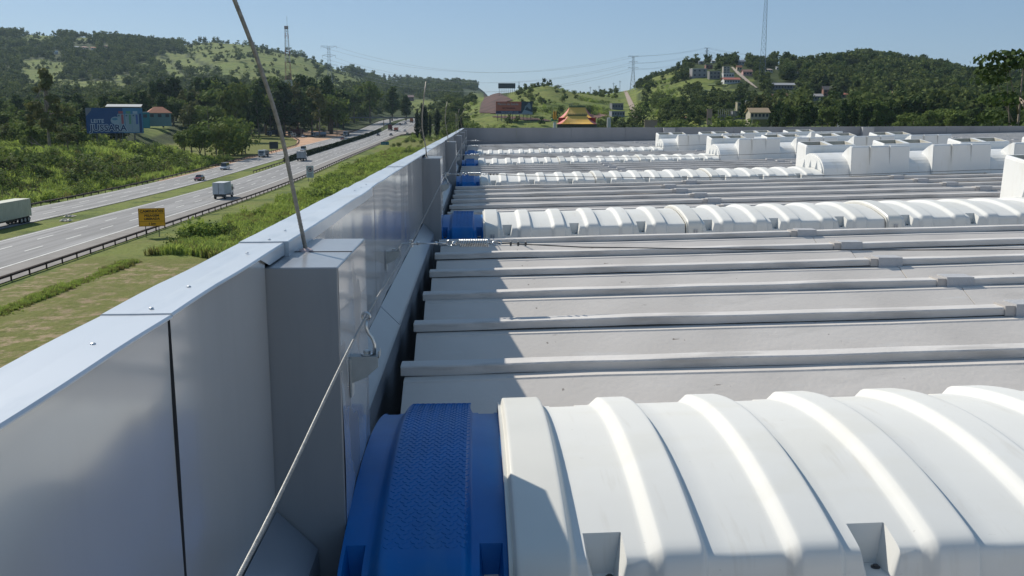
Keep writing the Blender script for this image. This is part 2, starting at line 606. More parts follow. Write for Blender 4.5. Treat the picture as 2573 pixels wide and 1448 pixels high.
GRASS = [
    [(40, 92), (110, 82), (150, 84), (140, 97), (88, 106), (50, 102)],
    [(455, 112), (540, 106), (640, 106), (730, 124), (800, 152), (880, 186), (935, 205), (900, 212), (800, 205), (700, 198), (620, 190), (560, 186), (545, 170), (500, 152), (470, 132)],
    [(55, 152), (100, 148), (170, 160), (160, 185), (170, 202), (260, 205), (310, 206), (315, 216), (240, 232), (180, 236), (140, 215), (100, 215), (60, 245), (50, 236), (76, 205), (50, 190)],
    [(385, 140), (420, 150), (450, 180), (475, 200), (440, 196), (400, 165)],
    [(1440, 222), (1600, 212), (1602, 265), (1440, 262)],
    [(330, 160), (372, 158), (380, 166), (340, 168)], [(400, 130), (460, 135), (500, 160), (545, 180), (500, 186), (440, 160)], [(560, 186), (700, 192), (840, 205), (900, 215), (820, 222), (700, 210), (600, 200)], [(180, 96), (240, 94), (250, 100), (190, 103)], [(280, 190), (330, 192), (350, 204), (300, 204)], [(1640, 205), (1690, 190), (1700, 200), (1650, 218)], [(1880, 232), (1930, 230), (1925, 242), (1885, 244)],
    [(1015, 254), (1060, 250), (1115, 258), (1112, 282), (1040, 284), (1024, 272)],
    [(950, 200), (1010, 198), (1020, 206), (960, 208)], [(1080, 193), (1130, 200), (1140, 208), (1090, 204)], [(1035, 212), (1060, 220), (1090, 232), (1060, 226)],
    [(1272, 240), (1300, 225), (1375, 208), (1450, 228), (1470, 240), (1500, 246), (1440, 258), (1370, 270), (1300, 272), (1282, 256)],
    [(1335, 285), (1430, 264), (1540, 246), (1575, 244), (1600, 262), (1610, 310), (1340, 312)],
    [(1160, 262), (1210, 258), (1200, 282), (1150, 292)], [(1190, 235), (1220, 232), (1215, 252), (1190, 258)],
    [(1612, 250), (1650, 232), (1690, 236), (1660, 255)], [(1610, 268), (1650, 262), (1680, 285), (1640, 300), (1612, 300)],
    [(1775, 208), (1830, 211), (1830, 218), (1775, 216)], [(1760, 222), (1860, 226), (1850, 238), (1770, 234)],
    [(1990, 160), (2060, 158), (2060, 165), (1990, 168)], [(2120, 174), (2170, 172), (2165, 184), (2125, 186)],
    [(1150, 288), (1400, 292), (1400, 322), (1150, 322)],
    [(1690, 232), (1740, 236), (1745, 262), (1700, 272), (1680, 252)],
    [(355, 308), (425, 306), (430, 330), (380, 345), (355, 340)],
    [(0, 335), (90, 333), (130, 352), (80, 366), (0, 368)],
    [(790, 268), (880, 262), (890, 285), (850, 300), (770, 296), (760, 280)],
]


def is_grass(px, py):
    g = np.zeros(np.shape(px), bool)
    for p in GRASS:
        g |= inpoly(px, py, p)
    return g
# ------------------------------------------------------------------ ground sheet
def ground_material():
    m, nt, p, N, L = new_mat('hill_ground')
    p.inputs['Roughness'].default_value = 0.95
    p.inputs['Specular IOR Level'].default_value = 0.1
    at = N.new('ShaderNodeAttribute')
    at.attribute_name = 'cover'
    geo = N.new('ShaderNodeNewGeometry')

    def nz(scale, detail=6, rough=0.6):
        n = N.new('ShaderNodeTexNoise')
        n.inputs['Scale'].default_value = scale
        n.inputs['Detail'].default_value = detail
        n.inputs['Roughness'].default_value = rough
        L.new(geo.outputs['Position'], n.inputs['Vector'])
        return n

    def ramp(src, a, b):
        r = N.new('ShaderNodeMapRange')
        r.inputs[1].default_value = a
        r.inputs[2].default_value = b
        L.new(src, r.inputs[0])
        return r.outputs[0]

    def mix(f, a, b):
        x = N.new('ShaderNodeMix')
        x.data_type = 'RGBA'
        L.new(f, x.inputs[0])
        for s, i in ((a, 6), (b, 7)):
            if isinstance(s, tuple):
                x.inputs[i].default_value = rgb(s)
            else:
                L.new(s, x.inputs[i])
        return x.outputs[2]
    n1, n2, n3 = nz(0.012), nz(0.12), nz(1.1)
    n4 = nz(0.045, 8, 0.7)
    grass = mix(ramp(n1.outputs[0], 0.35, 0.65), (0.19, 0.205, 0.05), (0.15, 0.205, 0.042))
    grass = mix(ramp(n2.outputs[0], 0.40, 0.72), grass, (0.18, 0.175, 0.06))
    grass = mix(ramp(n4.outputs[0], 0.50, 0.60), grass, (0.075, 0.105, 0.028))
    grass = mix(ramp(nz(0.16, 6, 0.7).outputs[0], 0.56, 0.64), grass, (0.045, 0.068, 0.02))
    grass = mix(ramp(n3.outputs[0], 0.35, 0.9), grass, (0.09, 0.125, 0.03))
    forest = mix(ramp(n2.outputs[0], 0.35, 0.65), (0.03, 0.042, 0.016), (0.06, 0.08, 0.026))
    lawn = mix(ramp(n3.outputs[0], 0.3, 0.7), (0.11, 0.13, 0.03), (0.165, 0.16, 0.05))
    sep = N.new('ShaderNodeSeparateColor')
    L.new(at.outputs['Color'], sep.inputs[0])
    dry = mix(ramp(n2.outputs[0], 0.35, 0.6), (0.25, 0.185, 0.115), (0.34, 0.25, 0.165))
    dryf = N.new('ShaderNodeMath')
    dryf.operation = 'MULTIPLY'
    nd = nz(0.5, 8, 0.75)
    L.new(ramp(nd.outputs[0], 0.48, 0.60), dryf.inputs[0])
    L.new(sep.outputs[2], dryf.inputs[1])
    base = mix(sep.outputs[0], grass, forest)
    base = mix(sep.outputs[1], base, lawn)
    base = mix(dryf.outputs[0], base, dry)
    L.new(base, p.inputs['Base Color'])
    bmp = N.new('ShaderNodeBump')
    bmp.inputs['Strength'].default_value = 0.6
    bmp.inputs['Distance'].default_value = 0.6
    L.new(n3.outputs[0], bmp.inputs['Height'])
    L.new(bmp.outputs[0], p.inputs['Normal'])
    return m


def build_ground():
    th_in = np.linspace(THK[0] if False else math.radians(-44), math.radians(40), 360)
    th_out = np.concatenate([np.linspace(math.radians(-180), math.radians(-45), 40), th_in, np.linspace(math.radians(41), math.radians(180), 40)])
    r = np.concatenate([np.array([0.5, 10, 25, 40]), np.geomspace(50, 6000, 230), np.array([9000, 14000])])
    TH, R = np.meshgrid(th_out, r)
    X, Y = R * np.sin(TH), R * np.cos(TH)
    Z = terrain(X, Y)
    # slope of the rough field between the shoulder and lawn; motorway stays just below its asphalt sheets
    v = np.stack([X.ravel(), Y.ravel(), Z.ravel()], 1)
    nr, nc = X.shape
    idx = np.arange(nr * nc).reshape(nr, nc)
    f = np.stack([idx[:-1, :-1].ravel(), idx[:-1, 1:].ravel(), idx[1:, 1:].ravel(), idx[1:, :-1].ravel()], 1)
    me = bpy.data.meshes.new('ground')
    me.from_pydata(v.tolist(), [], f.tolist())
    me.polygons.foreach_set('use_smooth', [True] * len(f))
    px, py = to_px(v)
    rr = R.ravel()
    front = v[:, 1] > 20
    g = is_grass(px, py) | (rr < 330) | ~front | (v[:, 0] > -100) & (v[:, 1] < 600)
    n1 = vnoise(v[:, 0], v[:, 1], 60, 5) + vnoise(v[:, 0], v[:, 1], 25, 6) * 0.6
    soft = ((px > 1130) & (px < 1720) & (rr < 1200) & (n1 > 0.1)) | ((px > 1590) & (px < 1930) & (py > 195) & (n1 > 0.24))
    forest = (~(g | soft)).astype(float)
    x, y = v[:, 0], v[:, 1]
    lawn = ((x > -46) & (x < 0) & (y < 112)) | ((x > -44) & (x < -10) & (y > 400) & (y < 560))
    island = (x < -84) & (x > -150) & (y > 300) & (y < 610)
    lawn = (lawn | island).astype(float)
    dry = ((x > -46) & (x < 0) & (y < 107)).astype(float) * np.clip(2.0 * (vnoise(x, y, 9, 11) + 0.22) + 0.9 * ((x > -38) & (y < 86)) + 0.8 * ((x > -39) & (x < -31) & (y > 93)), 0, 0.85)
    col = np.stack([forest, lawn, dry, np.ones_like(dry)], 1)
    a = me.color_attributes.new('cover', 'FLOAT_COLOR', 'POINT')
    a.data.foreach_set('color', col.ravel())
    me.materials.append(ground_material())
    o = obj('ground', me)
    tag(o, kind='structure')
    return o


build_ground()


# ------------------------------------------------------------------ motorway
def strip(name, xl, xr, y0, y1, m, dz, step=10.0, parent=None):
    ys = np.arange(y0, y1 + 0.01, step)
    fl = xl if callable(xl) else (lambda y: xl)
    fr = xr if callable(xr) else (lambda y: xr)
    rows = [[(fl(y), y, float(road_z(y)) + dz), (fr(y), y, float(road_z(y)) + dz)] for y in ys]
    return MB().grid(rows).build(name, m, parent)


road = strip('near_carriageway_road', -64.6, -47.6, -60, 1060, M['asphalt'], 0.03)
tag(road, kind='structure')
road2 = strip('far_carriageway_road', -83.2, -71.2, -60, 1060, M['asphalt'], 0.03)
tag(road2, kind='structure')
tag(strip('right_shoulder_road', -52.2, -47.5, -60, 640, M['shoulder'], 0.036), kind='structure')
tag(strip('sandy_verge_path', lambda y: -84.0 - 2.2 * _sm((y - 290) / 60), -82.6, 250, 470, M['dirt'], 0.036, 5), kind='structure')
dirt = MB()
dp = [(-83, 400), (-92, 430), (-100, 470), (-118, 500), (-134, 560), (-130, 615), (-100, 640), (-83, 640)]
dirt.add([(x, y, float(road_z(y)) + 0.05) for x, y in dp], [tuple(range(len(dp) - 1, -1, -1))])
rows = []
for y in np.arange(440, 681, 8):
    xl = np.interp(y, [440, 455, 480, 520, 555, 600, 640, 680], [-84, -86, -90, -97, -106, -123, -136, -120])
    rows.append([(xl, y, float(terrain(xl, y)) + 0.12), ((xl - 83) / 2, y, float(road_z(y)) + 0.1), (-82.7, y, float(road_z(y)) + 0.04)])
tag(MB().grid(rows).build('dirt_layby_ground', M['dirt']), kind='structure')
side = MB()
rows = []
for y in np.arange(600, 760, 10):
    rows.append([(-48.5, y, float(road_z(y)) + 0.045), (-48.5 + np.interp(y, [600, 640, 700, 760], [2, 26, 34, 30]), y, float(terrain(-30, y)) + 0.3)])
tag(MB().grid(rows).build('side_road', M['shoulder']), kind='structure')

marks = MB()


def dash(x, y0, y1, w=0.16, dz=0.045):
    n = max(1, int((y1 - y0) / 10))
    ys = np.linspace(y0, y1, n + 1)
    marks.grid([[(x - w / 2, y, float(road_z(y)) + dz), (x + w / 2, y, float(road_z(y)) + dz)] for y in ys])


for x in (-52.4, -64.0):
    dash(x, -60, 1050, 0.22)
for x in (-72.0, -82.6):
    dash(x, -60, 1050, 0.2)
for x in (-56.3, -60.2, -75.5, -79.1):
    for y in np.arange(-50, 700, 12):
        dash(x, y, y + 5, 0.2)
tag(marks.build('road_markings', M['paint']), kind='structure')


# ------------------------------------------------------------------ guard rails
def guard_rail(path, label, step=4.0, group=None, post_h=0.72):
    root = thing('guard_rail', label, 'guard rail', (path[0][0], path[0][1], 0), group=group)
    off = Vector((path[0][0], path[0][1], 0))
    pts, acc = [], 0.0
    P = [Vector((x, y, 0)) for x, y in path]
    out = []
    for a, b in zip(P[:-1], P[1:]):
        n = max(1, int((b - a).length / step))
        for k in range(n):
            out.append(a.lerp(b, k / n))
    out.append(P[-1])
    rail = MB()
    rows = []
    prof = [(-0.05, 0.42), (0.03, 0.48), (-0.03, 0.54), (-0.03, 0.60), (0.03, 0.66), (-0.05, 0.74), (-0.09, 0.74), (-0.09, 0.42), (-0.05, 0.42)]
    for i, p in enumerate(out):
        t = (out[min(i + 1, len(out) - 1)] - out[max(0, i - 1)]).normalized()
        nrm = Vector((t.y, -t.x, 0))
        z = float(terrain(p.x, p.y)) + 0.06
        rows.append([tuple(p - off + nrm * a * 1.6 + Vector((0, 0, z + b))) for a, b in prof])
    rail.grid(rows)
    rail.build('rail_beam', M['rust'], root)
    pm = MB().box(-0.07, 0.07, -0.06, 0.06, -0.3, 0.72).mesh('post', M['rust'])
    near = sorted(range(len(out)), key=lambda i: out[i].length)
    keep = set(near[:230])
    for i in sorted(keep):
        p = out[i]
        q = obj('post', pm, root, p - off + Vector((0, 0, float(terrain(p.x, p.y)) + 0.06)))
    rest = MB()
    for i in range(len(out)):
        if i not in keep:
            p = out[i] - off
            z = float(terrain(out[i].x, out[i].y))
            rest.box(p.x - 0.07, p.x + 0.07, p.y - 0.06, p.y + 0.06, z - 0.2, z + 0.75)
    if rest.v:
        tag(rest.build('far_posts', M['rust'], root), kind='stuff')
    return root


guard_rail([(-47.4, 60), (-47.4, 560), (-44, 600), (-30, 622), (-8, 636)], 'rusty brown steel guard rail along the near edge of the motorway beside the grass bank')
guard_rail([(-83.9, 120), (-83.9, 300), (-84.4, 340), (-84.4, 390), (-84.4, 416)], 'dark guard rail along the far edge of the motorway below the rough green field')
guard_rail([(-84.4, 418), (-85, 450), (-89, 480), (-96, 520), (-105, 555), (-122, 600), (-152, 640)], 'curved guard rail round the green island beside the dirt lay-by')
guard_rail([(-70.6, 372), (-70.6, 430)], 'short guard rail piece at the edge of the grassy median by the lamp pole')
guard_rail([(-65.4, 280), (-65.4, 326)], 'short low guard rail at the median just before the dark hedge')
guard_rail([(-83.9, 600), (-83.9, 1000)], 'guard rail on the far side of the motorway beyond the parked lorries')


# ------------------------------------------------------------------ the building
SL = 0.021                                   # the roof rises to the right
XI, XO = -0.726, -0.878                      # inner and outer face of the side wall
ZT_, ZCOL, ZCAP = EZ - 0.45, EZ - 0.497, EZ - 1.507
YF = 62.3                                    # far wall


def rz_(x):
    return SL * (x + 0.45)


bld = thing('warehouse', 'grey warehouse with metal-clad parapet and long concrete roof slabs in the foreground', 'building', (0, 0, 0))
# outer shell below the coping
MB().box(XO + 0.012, XI - 0.03, -6, YF + 0.2, 0, ZT_ - 0.03).build('side_wall', M['wall_out'], bld)
MB().box(XO + 0.012, 70, -6.2, -6.0, 0, EZ - 2.2).build('near_end_wall', M['wall_out'], bld)
MB().box(70, 70.2, -6, YF, 0, EZ - 1.2).build('right_wall', M['wall_out'], bld)


def wavy_panel(y0, y1, x, ztop, zbot, seed, curl0=0.0, curl1=0.0):
    """inner cladding sheet with the slight buckling of thin metal"""
    ny, nz = max(8, int((y1 - y0) / 0.09)), 22
    rows = []
    for j in range(nz + 1):
        z = zbot + (ztop - zbot) * j / nz
        r = []
        for i in range(ny + 1):
            y = y0 + (y1 - y0) * i / ny
            n = mnoise.noise(Vector((y * 1.3, z * 1.1, seed * 7.7))) * 0.0075 + mnoise.noise(Vector((y * 5.5, z * 1.0, seed * 3.1 + 50))) * 0.0022 * (1 if seed else 0.4)
            n *= min(1.0, 0.08 + (y - y0) / 0.22, 0.08 + (y1 - y) / 0.22)
            e0, e1 = math.exp(-(y - y0) / 0.05), math.exp(-(y1 - y) / 0.05)
            q = 0.15 + 0.85 * math.exp(-((z - ztop + 0.3) / 0.25) ** 2)
            r.append((x + n + e0 * curl0 * q - e1 * curl1 * q, y, z))
        rows.append(r)
    b = MB().grid(rows)
    # returned edges give the sheet its thickness
    for r in (0, -1):
        pass
    b.grid([[(p[0] - 0.02, p[1], p[2]) for p in (row[0], row[-1])] for row in rows] if False else [[(rw[0][0], rw[0][1], rw[0][2]), (rw[0][0] - 0.025, rw[0][1] + 0.002, rw[0][2])] for rw in rows], 1)
    b.grid([[(rw[-1][0] - 0.025, rw[-1][1] - 0.002, rw[-1][2]), (rw[-1][0], rw[-1][1], rw[-1][2])] for rw in rows], 1)
    return b


seams = [-2.4, 0.45, 2.19, 3.214, 4.02, 6.72, 9.86, 12.89]
y_ = 13.7
while y_ < YF - 0.5:
    k_ = 0
    seams += [y_]
    nxt = 22.95 + 10.03 * round((y_ - 13.7) / 10.03)
    for q in (1, 2):
        seams.append(y_ + (nxt - y_) * q / 3.0)
    seams.append(min(nxt, YF))
    y_ = nxt + 0.8
seams = [s for s in seams if s < YF] + [YF]
for i, (a, b) in enumerate(zip(seams[:-1], seams[1:])):
    if b - a < 0.9 and a > 3.0:
        continue
    g = 0.006
    ga, gb = (0.007 if a == 2.19 else g), (0.005 if b == 2.19 else g)
    wavy_panel(a + ga, b - gb, XI, ZT_ - 0.007, EZ - 2.35, i * 3 % 17 + 1, curl0=0.0 if a != 2.19 else 0.002, curl1=0.004 if abs(b - 2.19) < 0.01 else 0.0).build('wall_panel', [M['panel'], M['gutter']], bld, smooth=True)
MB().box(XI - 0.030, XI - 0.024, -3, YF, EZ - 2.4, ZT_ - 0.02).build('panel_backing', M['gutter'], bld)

# coping
cs = [-3.0, 2.19, 3.50, 6.4, 9.4, 12.6] + [12.6 + 3.1 * k for k in range(1, 17) if 12.6 + 3.1 * k < YF] + [YF]
for i, (a, b) in enumerate(zip(cs[:-1], cs[1:])):
    lift = (0.0, 0.004, 0.007, 0.002, 0.005)[i % 5]
    xi = XI + (0.010, 0.010, 0.026, 0.008, 0.012)[i % 5]
    rows = []
    n = max(4, int((b - a) / 0.12))
    for j in range(n + 1):
        y = a + 0.002 + (b - a - 0.004) * j / n
        w = mnoise.noise(Vector((y * 1.8, i * 5.1, 0))) * 0.005 + mnoise.noise(Vector((y * 6, i * 3.1, 4))) * (0.0018 if y > 4 else 0.0006)
        sag = 0.004 * math.sin(math.pi * j / n)
        zt = ZT_ + lift + w
        rows.append([(XO - 0.008, y, zt - 0.06), (XO - 0.008, y, zt - 0.003), (XO - 0.003, y, zt), ((XO + XI) / 2, y, zt - sag * 0.6), (xi - 0.004, y, zt + 0.001), (xi, y, zt - 0.004), (xi, y, zt - ((0.045 if (i == 1 and y > 3.15) else 0.007) if i != 2 else 0.055))])
    cb = MB().grid(rows)
    nq = len(rows[0])
    cb.f += [tuple(range(nq)), tuple(range(len(cb.v) - 1, len(cb.v) - nq - 1, -1))]
    cb.mi += [0, 0]
    c = cb.build('coping_panel', M['coping'], bld, smooth=False)
    for yy in ((a + 0.05, a + 0.35, b - 0.3) if b < 20 else ()):
        r = MB().lathe([(0.0065, 0), (0.005, 0.0025), (0.002, 0.0035)], 8)
        r.build('rivet', M['steel'], c, loc=((XO + XI) / 2 + 0.02, yy, ZT_ + lift + 0.002))
MB().box(XO + 0.004, XI - 0.03, -3, YF, ZT_ - 0.06, ZT_ - 0.028).build('coping_core', M['gutter'], bld)

# columns
for k in range(6):
    y0 = 3.212 + 10.03 * k - (0.35 if k == 1 else 0.15 * (k > 0))
    top = ZCOL + 0.0
    b = MB().bbox(XI - 0.01, -0.478, y0, y0 + 0.81, EZ - 2.35, top, 0.004)
    c = b.build('column', M['column'], bld)
    if k < 3:
        MB().box(XI + 0.004, -0.478, y0 + 0.395, y0 + 0.4, top, top + 0.0025).build('cladding_seam', M['gutter'], c)
        fp = MB()
        rows = []
        for j in range(19):
            z = EZ - 2.35 + (top - 0.004 - EZ + 2.35) * j / 18
            rows.append([(-0.4765 + mnoise.noise(Vector((t * 3, z * 2.2, k + 20))) * 0.006, y0 + 0.006 + 0.798 * t, z) for t in [q / 8 for q in range(9)]])
        fp.grid(rows).build('side_cladding', M['panel'], c, smooth=True)

# ledge flashing in the gutter, gutter floor
for k in range(-1, 7):
    a = max(-3.0, 4.03 + 10.03 * k - (0.2 if k > 0 else 0))
    b = min(YF, 3.205 + 10.03 * (k + 1) - (0.36 if k == 0 else 0.16 if k > 0 else 0))
    if b <= a:
        continue
    n = 3
    for q in range(n):
        ya, yb = a + (b - a) * q / n + 0.003, a + (b - a) * (q + 1) / n - 0.003
        jj = 0.003 * (q % 2)
        m = MB().prism([(XI + 0.003, EZ - 1.382 + jj), (-0.592, EZ - 1.516 + jj), (-0.580, EZ - 1.53), (-0.576, EZ - 1.66), (-0.60, EZ - 1.66), (XI + 0.003, EZ - 1.60)], ya, yb, 'y')
        m.build('ledge_flashing', M['ledge'], bld)
    MB().box(XI + 0.004, -0.592, a, b, EZ - 2.3, EZ - 1.66).build('gutter_wall', M['column'], bld)
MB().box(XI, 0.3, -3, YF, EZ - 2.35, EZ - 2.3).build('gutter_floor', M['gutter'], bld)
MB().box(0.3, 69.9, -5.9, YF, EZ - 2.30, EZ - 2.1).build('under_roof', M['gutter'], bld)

# roof slabs: one per 1.25 m, each with a valley, its cap strip and joint covers
P = 1.252
JX = [4.35, 10.1, 15.9, 21.6, 27.4, 33.1, 38.9]


def slab_mesh(seed, x0):
    b = MB()
    r = random.Random(seed)
    cuts = [x0] + JX + [46, 66]
    for a, c in zip(cuts[:-1], cuts[1:]):
        dz = r.uniform(-0.006, 0.006)
        # profile from this cap towards the eye: ledge, slope, valley, rear slope
        prof = [(0.10, -0.068), (-0.10, -0.068), (-0.165, -0.072), (-0.175, -0.082), (-0.56, -0.245), (-0.60, -0.255), (-0.66, -0.255), (-0.70, -0.245), (-1.07, -0.085), (-1.09, -0.073), (-1.14, -0.071)]
        low = [(y, z - 0.05) for y, z in prof]
        n = max(2, int((c - a) / 1.2))
        xs = [a + 0.004 + (c - a - 0.008) * i / n for i in range(n + 1)]
        rows = []
        for x in xs:
            w = mnoise.noise(Vector((x * 0.6, seed * 3.7, 0))) * 0.010
            rows.append([(x, y + w * 0.6, z + dz + w + rz_(x)) for y, z in prof + low[::-1]] + [(x, prof[0][0], prof[0][1] + dz + w + rz_(x))])
        o = len(b.v)
        b.grid(rows)
        w_ = len(rows[0])
        m_ = len(prof)
        for e, base in ((0, o), (1, o + (len(rows) - 1) * w_)):
            for i in range(m_ - 1):
                q = (base + i, base + i + 1, base + 2 * m_ - 2 - i, base + 2 * m_ - 1 - i)
                b.f.append(q if e else q[::-1])
                b.mi.append(0)
    return b.mesh('roof_slab', M['slab'])


def cap_mesh(seed, x0):
    b = MB()
    n = 130
    rows = []
    xs = list(np.concatenate([np.linspace(x0, 16, 80), np.linspace(16.6, 66, 50)]))
    for i, x in enumerate(xs):
        w = mnoise.noise(Vector((x * 1.1, seed * 9.3, 5))) * 0.009
        w2 = mnoise.noise(Vector((x * 2.3, seed * 4.3, 9))) * 0.007
        h = 0.062 + w2
        z = rz_(x) + w
        f, k = -0.072 + w2 * 0.8, 0.072 - w * 0.6
        rows.append([(x, f + 0.004, z - h), (x, f, z - 0.008), (x, f + 0.008, z), (x, k - 0.008, z), (x, k, z - 0.008), (x, k, z - h), (x, f + 0.004, z - h)])
    b.grid(rows)
    o = len(b.v) - 7
    b.f += [(0, 1, 2, 3, 4, 5), (o + 5, o + 4, o + 3, o + 2, o + 1, o)]
    b.mi += [0, 0]
    return b.mesh('cap_strip', M['cap'])


slab_v = [slab_mesh(s, -0.455) for s in range(5)]
cap_v = [cap_mesh(s, -0.475) for s in range(6)]
jb = MB()
for u, hgt in ((0, 0),):
    jb.prism([(-0.105, -0.075), (-0.095, 0.022), (0.095, 0.022), (0.105, -0.075)], -0.125, 0.125, 'x')
joint_me = jb.mesh('joint_cover', M['joint'])
sk = MB()
sk.prism([(-0.09, -0.07), (-0.083, 0.008), (0.083, 0.008), (0.09, -0.07)], -0.05, 0.05, 'x')
collar_me = sk.mesh('mortar_collar', flat('mortar', (0.40, 0.375, 0.35), 0.9))
NCAP = int((YF - 5.745) / P)
for k in range(-7, NCAP + 1):
    yk = 5.745 + P * k
    s = obj('roof_slab', slab_v[k % 5], bld, (0, yk, ZCAP))
    if k in (-1, -2):
        pass
    c = obj('cap_strip', cap_v[(k * 5) % 6], bld, (0, yk, ZCAP))
    for q, jx in enumerate(JX):
        if q > 4 and k > 30:
            continue
        x = jx + random.uniform(-0.08, 0.08) + (0.75 if (k == 13 and q == 0) else 0)
        j = obj('joint_cover', joint_me, c, (x, 0, rz_(x)))
        if q < 3 and yk < 26:
            obj('mortar_collar', collar_me, c, (x - 0.155, 0, rz_(x)))

# far wall with its pilasters
for i in range(20):
    a, b = -0.878 + i * 3.6, -0.878 + (i + 1) * 3.6
    za = EZ - 0.437 + 0.0035 * (a + b) / 2
    MB().box(a + 0.006, b - 0.006, YF, YF + 0.14, EZ - 2.2, za).build('far_wall_panel', M['far_wall'], bld)
MB().box(-0.87, 70, YF + 0.02, YF + 0.13, 0, EZ - 1.0).build('far_wall_core', M['far_wall'], bld)
for x in (12.4, 25.7, 39.0):
    MB().bbox(x, x + 0.75, YF - 0.35, YF - 0.003, EZ - 1.7, EZ - 0.47 + 0.0035 * x, 0.01).build('far_wall_pilaster', flat('pilaster', (0.33, 0.335, 0.345), 0.5), bld)


# ------------------------------------------------------------------ skylights
def skin_profile():
    pts = []
    pts += [(-0.905, -0.330), (-0.901, -0.29), (-0.897, -0.25), (-0.895, -0.232), (-0.893, -0.205), (-0.889, -0.17), (-0.884, -0.145), (-0.874, -0.130), (-0.858, -0.122)]
    for y in (-0.83, -0.80, -0.775, -0.76, -0.752, -0.742, -0.69, -0.64, -0.57, -0.5, -0.4, -0.3, -0.2, -0.1):
        pts.append((y, -0.1645 * y * y))
    full = pts + [(0.0, 0.0)] + [(-y, z) for y, z in pts[::-1]]
    return full


PROF = skin_profile()


def prof_normals(p):
    out = []
    for i in range(len(p)):
        a, b = Vector(p[max(i - 1, 0)]), Vector(p[min(i + 1, len(p) - 1)])
        t = (b - a).normalized()
        out.append((-t.y, t.x))
    return out


PNRM = prof_normals(PROF)


def skin(cols, thick=0.0):
    """cols: (x, raise, pocket depth factor 0/1, pocket centre)"""
    rows = []
    for (x, rs, pk, pc) in cols:
        r = []
        for (y, z), (ny, nz) in zip(PROF, PNRM):
            yy, zz, xx = y + ny * rs, z + nz * rs, x
            if pk and abs(y) >= 0.751:
                fl = -0.232
                if zz > fl:
                    dep = (zz - fl) / 0.12
                    zz = fl
                    xx = pc + (x - pc) * (1 - 0.42 * min(1, dep))
                    if abs(y) < 0.753:
                        yy = yy * 1.015
            r.append((xx, yy, zz))
        rows.append(r)
    return rows


def ramp_cols(a, b, h, w=0.035):
    return [(a, 0), (a + w * 0.15, h * 0.06), (a + w * 0.5, h * 0.5), (a + w * 0.85, h * 0.94), (a + w, h), (a + w + 0.012, h),
            ((a + b) / 2, h), (b - 0.04, h), (b - 0.03, h), (b - 0.025, h * 0.94), (b - 0.015, h * 0.5), (b - 0.005, h * 0.06), (b, 0)]


LM = 2.832


def skylight_mesh(variant=0):
    cols = []
    for i in range(6):
        x = i * 0.472
        a, b = x + 0.0, x + (0.215 if i else 0.235)
        h = 0.038 if i else 0.050
        rc = ramp_cols(a, b, h, 0.056)
        if i == 0:
            rc = [(a, -0.004), (a + 0.001, 0.03)] + ramp_cols(a + 0.0, b, h, 0.03)[2:]
        cols += [(q[0], q[1], 0, 0) for q in rc]
        if i % 2 == 0:
            c = x + 0.335
            cols += [(c - 0.068, 0, 0, c), (c - 0.064, 0, 1, c), (c - 0.03, 0, 1, c), (c, 0, 1, c), (c + 0.03, 0, 1, c), (c + 0.064, 0, 1, c), (c + 0.068, 0, 0, c)]
        else:
            cols += [(x + 0.3, 0, 0, 0), (x + 0.38, 0, 0, 0)]
        cols.append((x + 0.460, 0, 0, 0))
    cols.append((LM - 0.006, 0, 0, 0))
    cols.sort(key=lambda q: q[0]) if False else None
    b = MB().grid(skin(cols))
    # which faces belong to the creamier first rib
    n = len(PROF) - 1
    for i in range(len(b.mi)):
        cx = cols[i // n][0]
        b.mi[i] = 1 if (cx < 0.235 and variant == 0) else 0
    me = b.mesh('skylight_shell', [M['fibre'], M['cream']], True)
    me.set_sharp_from_angle(angle=math.radians(38))
    return me


sky_me = [skylight_mesh(0), skylight_mesh(1)]
scr = MB().lathe([(0.016, 0), (0.016, 0.003), (0.009, 0.004), (0.009, 0.010), (0.002, 0.011)], 12)
screw_me = scr.mesh('screw', M['dark_steel'])
lbl = MB().box(-0.03, 0.03, -0.0006, 0.0006, -0.04, 0.04)
label_me = lbl.mesh('maker_label', flat('label', (0.42, 0.43, 0.44), 0.5))
lt = MB()
for i in range(9):
    w_ = 0.022 * (0.5 + 0.5 * ((i * 7) % 5) / 4)
    lt.box(-0.026, -0.026 + w_, -0.0012, -0.0006, 0.030 - i * 0.0075, 0.0325 - i * 0.0075)
    if i % 2 == 0:
        lt.box(0.004, 0.004 + w_ * 0.8, -0.0012, -0.0006, 0.022 - i * 0.006, 0.026 - i * 0.006)
label_txt_me = lt.mesh('printed_lines', flat('ink', (0.05, 0.05, 0.06), 0.6))

ROWY = [3.831 + 10.0 * i for i in range(5)]
BAYW = ['in the nearest bay', 'in the second bay', 'in the third bay', 'in the fourth bay', 'in the farthest bay']
ORD = ['first', 'second', 'third', 'fourth', 'fifth', 'sixth']
Z0 = EZ - 1.360
TILT = -math.atan(SL)


def put_skylight(x, row, n, variant, lab):
    r = thing('skylight', lab, 'skylight', (x, ROWY[row], Z0 + rz_(x)), group='white ribbed skylight covers along the roof')
    r.rotation_euler = (0, TILT, 0)
    obj('shell', sky_me[variant], r)
    if row < 3:
        for i in (0, 2, 4):
            c = i * 0.472 + 0.335
            obj('screw', screw_me, r, (c + 0.02, -0.80, -0.2315))
    if variant == 0 and row < 4:
        l = obj('maker_label', label_me, r, (0.125, -0.953, -0.235))
        l.rotation_euler = (0.04, 0, 0)
        obj('printed_lines', label_txt_me, l)
    return r


